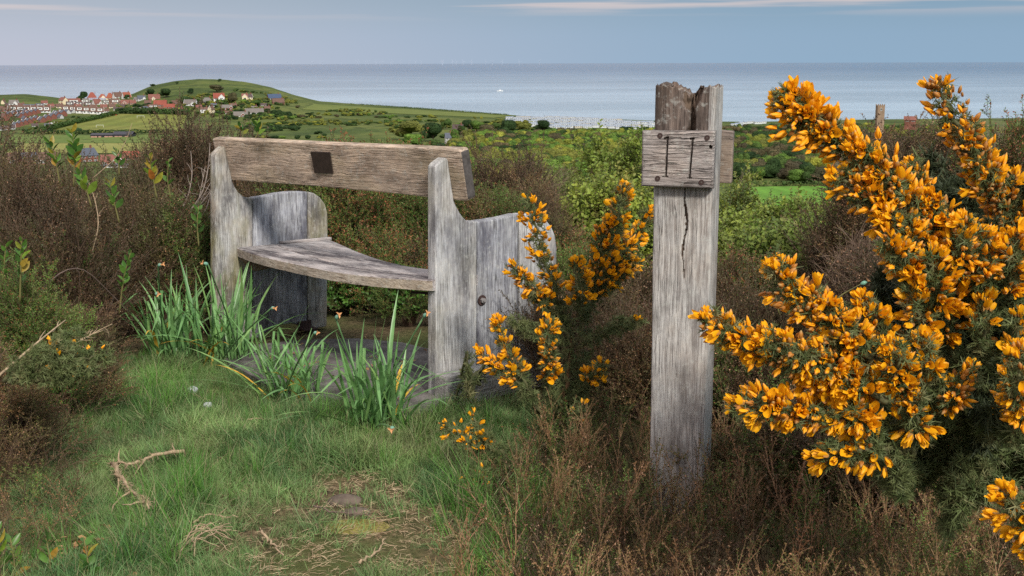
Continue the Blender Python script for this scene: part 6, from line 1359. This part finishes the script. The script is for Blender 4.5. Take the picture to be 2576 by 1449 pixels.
shoot('bright shoot with yellow and orange leaves near the bungalow', [(395, 500, 5.2), (385, 450, 5.2), (375, 390, 5.2)], 14, s=1.0)
shoot('low shoot of broad green leaves above the dark heather', [(230, 520, 4.8), (215, 470, 4.8), (195, 430, 4.8)], 12, (3, 0), s=1.1)
shoot('green leaves in the dark heather at middle left', [(300, 560, 4.9), (285, 500, 4.9), (275, 455, 4.9)], 10, (3, 0), s=1.0)
shoot('green shoot low at left of the tall heather', [(430, 500, 5.4), (420, 450, 5.4), (425, 400, 5.4)], 9, (3, 2), s=.9)
shoot('broad leaved shoot in front of the village slope', [(640, 350, 6.2), (650, 335, 6.2), (645, 310, 6.2)], 9, (0, 3), s=1.0)
shoot('yellow green shoot behind the backrest at left', [(610, 350, 6.3), (612, 330, 6.3), (600, 318, 6.3)], 6, (0, 3), s=.9)
shoot('leafy bramble shoot in the shade left of the daffodils', [(300, 790, 4.6), (310, 700, 4.6), (330, 630, 4.6)], 16, (2, 2, 3), s=1.0)
shoot('leafy bramble shoot beside the bench left end', [(500, 620, 5.0), (495, 560, 5.0), (500, 520, 5.0)], 9, (2, 3), s=1.0)
shoot('pale green shoot at the left edge', [(50, 760, 4.0), (52, 680, 4.0), (55, 600, 4.0)], 16, (2, 3, 0), s=.85)
shoot('leafy shoot low at the far left edge', [(5, 730, 4.2), (10, 670, 4.2), (15, 615, 4.2)], 9, (3, 2), s=.9)
for i, (u, v, nn, lb) in enumerate([(30, 1449, 7, 'leafy bramble with an orange leaf in the bottom left corner'), (120, 1449, 8, 'bramble leaves with a yellow leaf near the bottom left corner'), (215, 1449, 7, 'small green bramble leaves right of the corner leaves'), (-10, 1420, 6, 'green leaves cut by the left edge at the bottom')]):
    shoot(lb, [(u, v + 30, 2.85), (u + 8, v - 30, 2.85), (u - 4, v - 95, 2.9)], nn + 3, (0, 2, 3), s=.85, name='bramble_shoot', a=.2)

# ------------------------------------------------------------------ daffodils gone over
M['daff'] = leafm('daffodil_leaf', [(.14, .30, .10), (.18, .35, .125), (.11, .25, .085), (.21, .36, .11)], trans=.22, rough=.4, spec=.45)
M['daff_y'] = leafm('yellowed_leaf', [(.62, .36, .05), (.70, .45, .07)], trans=.25, rough=.5)
M['daff_stem'] = flat('daffodil_stem', (.12, .24, .10), .45, .1, 20); M['seed'] = flat('seed_head', (.14, .30, .22), .4, .1, 30); M['paper'] = flat('withered_bloom', (.52, .27, .12), .8, .3, 40)
def strap(L, lean, droop, W, m, twist=.0, kink=None):
    k = 12; mb = MB(); v = []; pos = np.zeros(3); ang = lean
    for i in range(k + 1):
        t = i / k; w = W * (.55 + .45 * min(1, t * 4)) * (1 - max(0, t - .72) / .28 * .93); a = twist * t; sd = np.array([math.cos(a), math.sin(a) * .6, 0]); f = np.array([0, w * .18, .0])
        v += [pos - sd * w / 2 + f, pos.copy(), pos + sd * w / 2 + f]
        ang = lean + droop * t ** 1.6 + (kink[1] if kink and t > kink[0] else 0); pos = pos + np.array([0, -math.sin(ang), math.cos(ang)]) * L / k
        if pos[2] < .01: pos[2] = .01
    mb.add(v, [(3 * i + j, 3 * i + j + 1, 3 * i + j + 4, 3 * i + j + 3) for i in range(k) for j in range(2)]); return mb.mesh('leaf', [m], True)
STRAPS = [strap(rng.uniform(.26, .38), l, dr, rng.uniform(.008, .0115), M['daff'], tw) for l, dr, tw in [(.05, .2, .3), (.14, .45, .5), (.26, .7, -.4), (.35, 1.1, .6), (.5, 1.3, -.5), (.2, .3, .9), (.12, .9, -.8), (.36, .45, .2)]] + [strap(.36, .3, .2, .010, M['daff'], .4, kink=(.5, 1.6)), strap(.34, .15, .2, .010, M['daff'], .4, kink=(.62, 1.9))]
LIMP = [strap(.38, .9, .9, .013, M['daff'], .5), strap(.36, .7, 1.3, .012, M['daff'], -.5), strap(.40, 1.0, .6, .013, M['daff'], .8)]
YEL = [strap(.30, .8, .9, .011, M['daff_y'], .6), strap(.26, .5, 1.4, .010, M['daff_y'], .4)]
def head_mesh():
    mb = MB(); pod(mb, .017, .012, 0, 1.0, n=8, k=6); 
    for i in range(3): petal(mb, .009, .005, .4, .5, (0, 0, .016), i * 2.1, .3 + .3 * i, 1, 3, 2)
    return mb.mesh('seed_head', [M['seed'], M['paper']], True)
HEAD = head_mesh()
def daffodils(u, v, label, n, spread, sc=1.0, limp=0, yel=0, heads=(), lo=0):
    sc *= 1.12
    p = hit(u, v); o = empty('daffodil_clump', (p[0], p[1], float(terrain(p[0], p[1]))), label=label, cat='daffodils', group=None)
    def put(me, lean_dir=None):
        r = rng.uniform(0, 1) ** .5 * spread; a = rng.uniform(0, 6.28); link('leaf', me, o, loc=(math.cos(a) * r, math.sin(a) * r * .6, -.01), rot=(rng.normal() * .08, rng.normal() * .08, lean_dir if lean_dir is not None else rng.uniform(0, 6.28)), sca=sc * rng.uniform(.78, 1.15))
    for i in range(int(n * 1.6)): put(STRAPS[int(rng.integers(lo, len(STRAPS)))])
    for i in range(limp): put(LIMP[int(rng.integers(0, 3))])
    for i in range(yel): put(YEL[i % 2])
    for (hu, hv, hd) in heads:
        t_ = P(hu, hv, hd) - np.array(o.location); b0 = np.array([rng.normal() * spread * .4, rng.normal() * spread * .2, 0]); q, _ = smooth_path([b0, b0 * .6 + t_ * .45 + [0, 0, .02], t_], 10); mb = MB(); mb.tube(q, np.linspace(.0038, .0028, 10), 6)
        st_ = link('flower_stem', mb.mesh('flower_stem', [M['daff_stem']], True), o); d_ = nrm(t_ - q[-3]); link('seed_head', HEAD, st_, loc=t_, rot=eul((d_ + [0.4 * rng.normal(), 0, -.25])[None], np.array([rng.uniform(0, 6)]))[0], sca=1.15 * sc)
daffodils(430, 905, 'left daffodil clump beside the dark heather', 36, .11, 1.15, 7, 2, [(392, 740, 4.5), (398, 668, 4.6)])
daffodils(560, 915, 'daffodil clump in front of the left end of the bench', 42, .13, 1.08, 10, 4, [(523, 665, 4.4), (683, 775, 4.3)])
daffodils(745, 1010, 'low sprawling daffodil clump on the edge of the slab', 30, .10, .95, 14, 5, [(790, 838, 4.0)], lo=2)
daffodils(945, 1085, 'daffodil clump in front of the right post', 40, .095, 1.15, 8, 2, [(845, 802, 3.9), (1066, 797, 3.9), (988, 1075, 3.6)])
daffodils(690, 960, 'thin daffodil tuft between the two larger clumps', 9, .05, 1.0, 2, 1, [])
stalk('slender seed stem with round head right of the post', [(1960, 790, 3.9), (1945, 720, 3.9), (1953, 655, 3.9)], .003, 'cane', forks=0)
link('seed_head', HEAD, loc=P(1953, 655, 3.9), sca=1.3, label='round grey green seed head on the slender stem right of the post', cat='seed head')
stalk('second seed stem with round head bending right', [(2080, 790, 3.6), (2110, 745, 3.6), (2165, 715, 3.6)], .003, 'cane', forks=0)
link('seed_head', HEAD, loc=P(2165, 715, 3.6), rot=(0, 1.2, 0), sca=1.3, label='round seed head drooping beside the big gorse', cat='seed head')

# ------------------------------------------------------------------ gorse
d = 4.0
gorse('upright gorse bush with sparse yellow sprays between bench and post', [
    dict(path=[(1332, 505, d), (1352, 600, d), (1385, 700, d), (1425, 800, d), (1440, 900, d)], fl=(0, .62), R=.045, dens=210, open=.6, spd=420, sR=.022),
    dict(path=[(1572, 470, d), (1545, 580, d), (1510, 700, d), (1480, 790, d), (1440, 880, d)], fl=(0, .66), R=.052, dens=270, open=.75, spd=420, sR=.024),
    dict(path=[(1640, 535, d + .1), (1600, 590, d + .1), (1560, 650, d), (1500, 760, d)], fl=(0, .75), R=.042, dens=210, open=.75, spd=420, sR=.022),
    dict(path=[(1605, 650, d + .1), (1560, 690, d), (1510, 745, d)], fl=(0, .8), R=.035, dens=170, open=.6, spd=420, sR=.02),
    dict(path=[(1530, 560, d), (1500, 640, d), (1470, 740, d)], fl=(0, .8), R=.035, dens=170, open=.6, spd=420, sR=.02),
    dict(path=[(1285, 665, d - .1), (1330, 715, d - .1), (1390, 780, d), (1430, 850, d)], fl=(0, .62), R=.04, dens=270, open=.35, spd=420, sR=.022),
    dict(path=[(1450, 660, d - .1), (1460, 730, d - .1), (1455, 800, d)], fl=(0, .7), R=.035, dens=200, open=.65, spd=420, sR=.02),
    dict(path=[(1605, 805, d - .1), (1540, 830, d), (1450, 875, d)], fl=(0, .10), R=.012, dens=60, open=.9, spd=560, sR=.026),
    dict(path=[(1290, 815, d - .1), (1350, 835, d), (1430, 865, d)], fl=None, spd=560, sR=.024),
    dict(path=[(1440, 850, d), (1425, 960, d), (1410, 1080, d), (1395, 1200, d - .1)], fl=None, r=.014, spd=300, sR=.03, woody=True),
    dict(path=[(1250, 805, d - .2), (1275, 880, d - .2), (1320, 960, d - .2), (1380, 1080, d - .1)], fl=(0, .5), R=.032, dens=210, open=.6, spd=260, sR=.016, sp=(0, .7)),
    dict(path=[(1207, 888, d - .2), (1255, 920, d - .2), (1310, 970, d - .2), (1370, 1070, d - .1)], fl=(0, .45), R=.034, dens=270, open=.5, spd=260, sR=.016, sp=(0, .7)),
    dict(path=[(1385, 810, d - .2), (1378, 880, d - .2), (1385, 960, d - .1), (1400, 1050, d)], fl=(0, .55), R=.034, dens=240, open=.6, spd=400, sR=.022),
    dict(path=[(1520, 915, d - .1), (1490, 950, d - .1), (1430, 1020, d)], fl=(0, .45), R=.03, dens=230, open=.75, spd=420, sR=.022),
    dict(path=[(1480, 890, d), (1450, 960, d), (1415, 1060, d)], fl=None, spd=420, sR=.024),
    dict(path=[(1470, 1010, d - .2), (1440, 1080, d - .2), (1400, 1190, d - .2)], fl=(0, .3), R=.03, dens=60, open=.7, spd=420, sR=.03)],
    base=hit(1395, 1210), fs=1.2, n_parts=300)
d = 3.55
gorse('low gorse spray with small flowers at the lawn edge, lower middle', [
    dict(path=[(1115, 1065, d), (1160, 1100, d), (1230, 1150, d), (1300, 1230, d)], fl=(0, .45), R=.03, dens=150, open=.7, spd=430, sR=.024),
    dict(path=[(1225, 1085, d), (1210, 1120, d), (1250, 1190, d), (1300, 1240, d)], fl=(0, .3), R=.03, dens=170, open=.7, spd=430, sR=.024),
    dict(path=[(1165, 1195, d - .1), (1200, 1190, d - .1), (1250, 1210, d - .1), (1300, 1250, d)], fl=(0, .4), R=.03, dens=90, open=.6, spd=430, sR=.024),
    dict(path=[(1190, 1040, d + .1), (1200, 1090, d + .1), (1260, 1170, d + .1)], fl=(0, .35), R=.03, dens=110, open=.7, spd=430, sR=.024),
    dict(path=[(1275, 1130, d), (1280, 1180, d), (1300, 1240, d)], fl=None, spd=430, sR=.03)],
    base=hit(1300, 1260), fs=.8, n_parts=120)
d = 4.2
gorse('small gorse cluster cut by the left edge of the post', [
    dict(path=[(1645, 935, d), (1600, 950, d), (1570, 1000, d), (1560, 1090, d)], fl=(0, .4), R=.03, dens=260, open=.4, spd=380, sR=.022),
    dict(path=[(1585, 960, d), (1570, 1020, d), (1560, 1090, d)], fl=None, spd=380, sR=.022)], base=hit(1560, 1110), fs=.95, n_parts=80)
d = 3.35
gorse('broken grey green gorse spray with a few flowers at left', [
    dict(path=[(270, 890, d + .1), (200, 905, d), (110, 930, d), (20, 960, d)], fl=(0.02, .5), R=.04, dens=70, open=.9, olive=0, spd=520, sR=.03),
    dict(path=[(200, 850, d + .1), (130, 880, d), (60, 920, d), (10, 960, d)], fl=(0.1, .6), R=.04, dens=55, open=.9, spd=520, sR=.03),
    dict(path=[(150, 860, d), (120, 900, d), (60, 950, d)], fl=(0.1, .5), R=.03, dens=40, open=.9, spd=520, sR=.03),
    dict(path=[(230, 925, d), (170, 940, d), (90, 960, d)], fl=(0.1, .6), R=.03, dens=40, open=.9, spd=520, sR=.03)],
    base=P(10, 965, d), fs=.8, n_parts=80, name='gorse_spray', category='gorse spray')
d = 2.35
def g(path, fl, R=.036, dens=520, op=.5, ol=.12, r=.008, spd=420, sR=.02): return dict(path=path, fl=fl, R=R, dens=dens, open=op, olive=ol, r=r, spd=spd, sR=sR)
gorse('big gorse limb in full orange bloom reaching up left over the field', [
    g([(1945, 250, d), (2020, 300, d), (2110, 350, d), (2220, 430, d - .05), (2330, 560, d - .05), (2440, 720, d)], (0, .92), .048, 600, .45, .05, .010),
    g([(1990, 225, d), (2030, 290, d), (2110, 350, d)], (0, .9), .040, 620, .85, .02),
    g([(2150, 350, d - .05), (2190, 420, d - .05), (2270, 520, d - .05)], (0, .9), .040, 560, .5, .08),
    g([(2110, 440, d - .05), (2200, 500, d - .05), (2300, 570, d - .05)], (0, .9), .042, 560, .3, .1),
    g([(2290, 420, d), (2310, 500, d), (2360, 600, d)], (0, .9), .036, 520, .35, .1),
    g([(2230, 540, d - .08), (2300, 600, d - .08), (2400, 700, d)], (0, .9), .042, 560, .7, .05),
    g([(2330, 500, d - .05), (2390, 590, d - .03), (2450, 700, d)], (0, .85), .04, 500, .75, .05)],
    base=P(2440, 720, d), fs=1.14, n_parts=300, name='gorse_limb', category='gorse limb')
gorse('gorse limb with brown buds rising against the sea at upper right', [
    g([(2362, 215, d), (2395, 290, d), (2440, 380, d), (2500, 480, d), (2560, 620, d)], (0, .92), .036, 620, .12, .6, .010),
    g([(2440, 330, d + .05), (2470, 420, d), (2520, 520, d)], (0, .9), .034, 500, .25, .3),
    g([(2550, 440, d), (2550, 520, d), (2570, 620, d)], (0, .9), .036, 500, .5, .15),
    g([(2590, 520, d), (2590, 600, d), (2600, 700, d)], (0, .9), .04, 500, .6, .15)],
    base=P(2560, 620, d), fs=1.12, n_parts=220, name='gorse_limb', category='gorse limb')
d = 2.25
gorse('gorse limbs with orange clusters in the middle of the big bush', [
    g([(2350, 640, d), (2340, 720, d), (2380, 850, d + .1), (2440, 1000, d + .2)], (0, .45), .05, 460, .8, .05),
    g([(2230, 590, d), (2260, 640, d), (2340, 740, d + .1)], (0, .6), .040, 480, .35, .1),
    g([(2300, 720, d), (2310, 780, d), (2360, 900, d + .1)], (0, .4), .04, 300, .8, .05),
    g([(2480, 600, d), (2470, 680, d), (2480, 820, d + .1)], (0, .4), .045, 420, .5, .1),
    g([(2560, 590, d), (2540, 680, d), (2520, 820, d + .1)], (0, .5), .045, 420, .8, .05),
    g([(2420, 560, d), (2420, 640, d), (2440, 760, d + .1)], (0, .6), .045, 480, .6, .1),
    g([(2480, 760, d), (2470, 830, d), (2480, 950, d + .1)], (0, .3), .035, 220, .8, .1),
    g([(2560, 800, d), (2550, 900, d), (2560, 1040, d + .1)], (0, .3), .035, 200, .7, .1),
    g([(2170, 760, d), (2210, 820, d), (2290, 900, d + .1), (2400, 1020, d + .2)], (0, .45), .042, 520, .4, .35)],
    base=P(2450, 1060, d + .2), fs=1.14, n_parts=300, name='gorse_limb', category='gorse limb')
d = 2.2
gorse('lower gorse limbs stretching left towards the post', [
    g([(1948, 660, d), (1985, 730, d), (2040, 790, d), (2110, 860, d), (2200, 950, d + .1)], (0, .85), .036, 600, .3, .3),
    g([(2000, 740, d), (2080, 770, d), (2140, 840, d), (2210, 920, d)], (0, .8), .036, 560, .35, .25),
    g([(1775, 800, d), (1830, 835, d), (1930, 880, d), (2040, 930, d), (2180, 1000, d + .1)], (0, .95), .034, 560, .45, .22),
    g([(1930, 850, d - .03), (2020, 900, d - .03), (2130, 950, d), (2230, 1010, d)], (0, .9), .038, 560, .6, .12),
    g([(1860, 1020, d - .03), (1930, 1025, d - .03), (2030, 1030, d), (2150, 1050, d), (2260, 1080, d + .1)], (0, .72), .036, 560, .5, .25),
    g([(2090, 1060, d), (2110, 1040, d), (2180, 1040, d)], (0, .9), .034, 420, .6, .15),
    g([(2050, 1150, d), (2110, 1135, d), (2200, 1130, d), (2300, 1130, d + .1)], (0, .55), .034, 330, .6, .2),
    g([(2240, 870, d - .02), (2260, 930, d), (2300, 1010, d + .05)], (0, .8), .045, 420, .8, .05),
    g([(2330, 860, d), (2330, 930, d), (2340, 1030, d + .05)], (0, .6), .04, 320, .8, .05),
    g([(2440, 930, d), (2400, 990, d), (2370, 1070, d + .1)], (0, .5), .036, 480, .15, .3),
    g([(2570, 880, d - .1), (2560, 960, d - .1), (2590, 1080, d)], (0, .8), .045, 480, .7, .1),
    g([(2300, 1000, d), (2300, 1050, d), (2330, 1120, d + .1)], (0, .6), .035, 230, .7, .1)],
    base=P(2330, 1180, d + .15), fs=1.12, n_parts=300, name='gorse_limb', category='gorse limb')
gorse('gorse tip with open flowers in the lower right corner', [
    g([(2520, 1245, 1.95), (2570, 1290, 1.95), (2640, 1370, 2.0)], (0, .6), .035, 420, .8, .1), g([(2590, 1330, 1.95), (2610, 1380, 1.95), (2650, 1440, 2.0)], (0, .6), .035, 420, .8, .1)],
    base=P(2650, 1460, 2.0), fs=1.05, n_parts=60, name='gorse_limb', category='gorse limb')
# the bush's dark spiny interior
def spiny(label, u, v, d, ru, rv, n, key='dark_spines', nbr=30):
    c = P(u, v, d); k = d / F_PX; o = empty('gorse_thicket', c, label=label, cat='gorse thicket')
    mb = MB(); pos = []; dirs = []
    for i in range(nbr):
        a = rng.uniform(0, 6.28); s = rng.uniform(.4, 1.05); e = np.array([math.cos(a) * ru * k * s, rng.normal() * .12, math.sin(a) * rv * k * s]); b0 = np.array([ru * k * .25, .15, -rv * k * .6]) + rng.normal(size=3) * .03
        q, L = smooth_path([b0, (b0 + e) / 2 + rng.normal(size=3) * .05, e], 12); mb.tube(q, np.linspace(.006, .002, 12), 4, 0, cap=False); m_ = n // nbr; t = rng.uniform(0, 1, m_) ** .6
        pos.append(np.stack([np.interp(t, np.linspace(0, 1, 12), q[:, j]) for j in range(3)], 1) + rng.normal(size=(m_, 3)) * .006); dirs.append(nrm(e - b0)[None] + rng.normal(size=(m_, 3)) * .7)
    link('branches', mb.mesh('branches', [M['gorse_twig']]), o); pos = np.concatenate(pos) + c; dirs = np.concatenate(dirs)
    scatter('spines', key, pos, eul(dirs, rng.uniform(0, 6.28, len(pos))), rng.uniform(1.0, 1.9, len(pos)), parent=o, kind='stuff')
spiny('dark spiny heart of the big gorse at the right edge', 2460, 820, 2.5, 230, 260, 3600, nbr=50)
spiny('green spiny skirt under the lower gorse limbs', 2380, 1090, 2.45, 300, 150, 3600, 'spines', nbr=50)
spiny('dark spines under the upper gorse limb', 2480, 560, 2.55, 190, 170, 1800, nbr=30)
spiny('green spiny foot of the upright gorse', 1410, 1150, 3.95, 110, 70, 1500, 'spines', nbr=36)
spiny('small dark green gorse seedling in front of the beam', 1180, 975, 4.3, 13, 18, 60, 'spines', nbr=14)
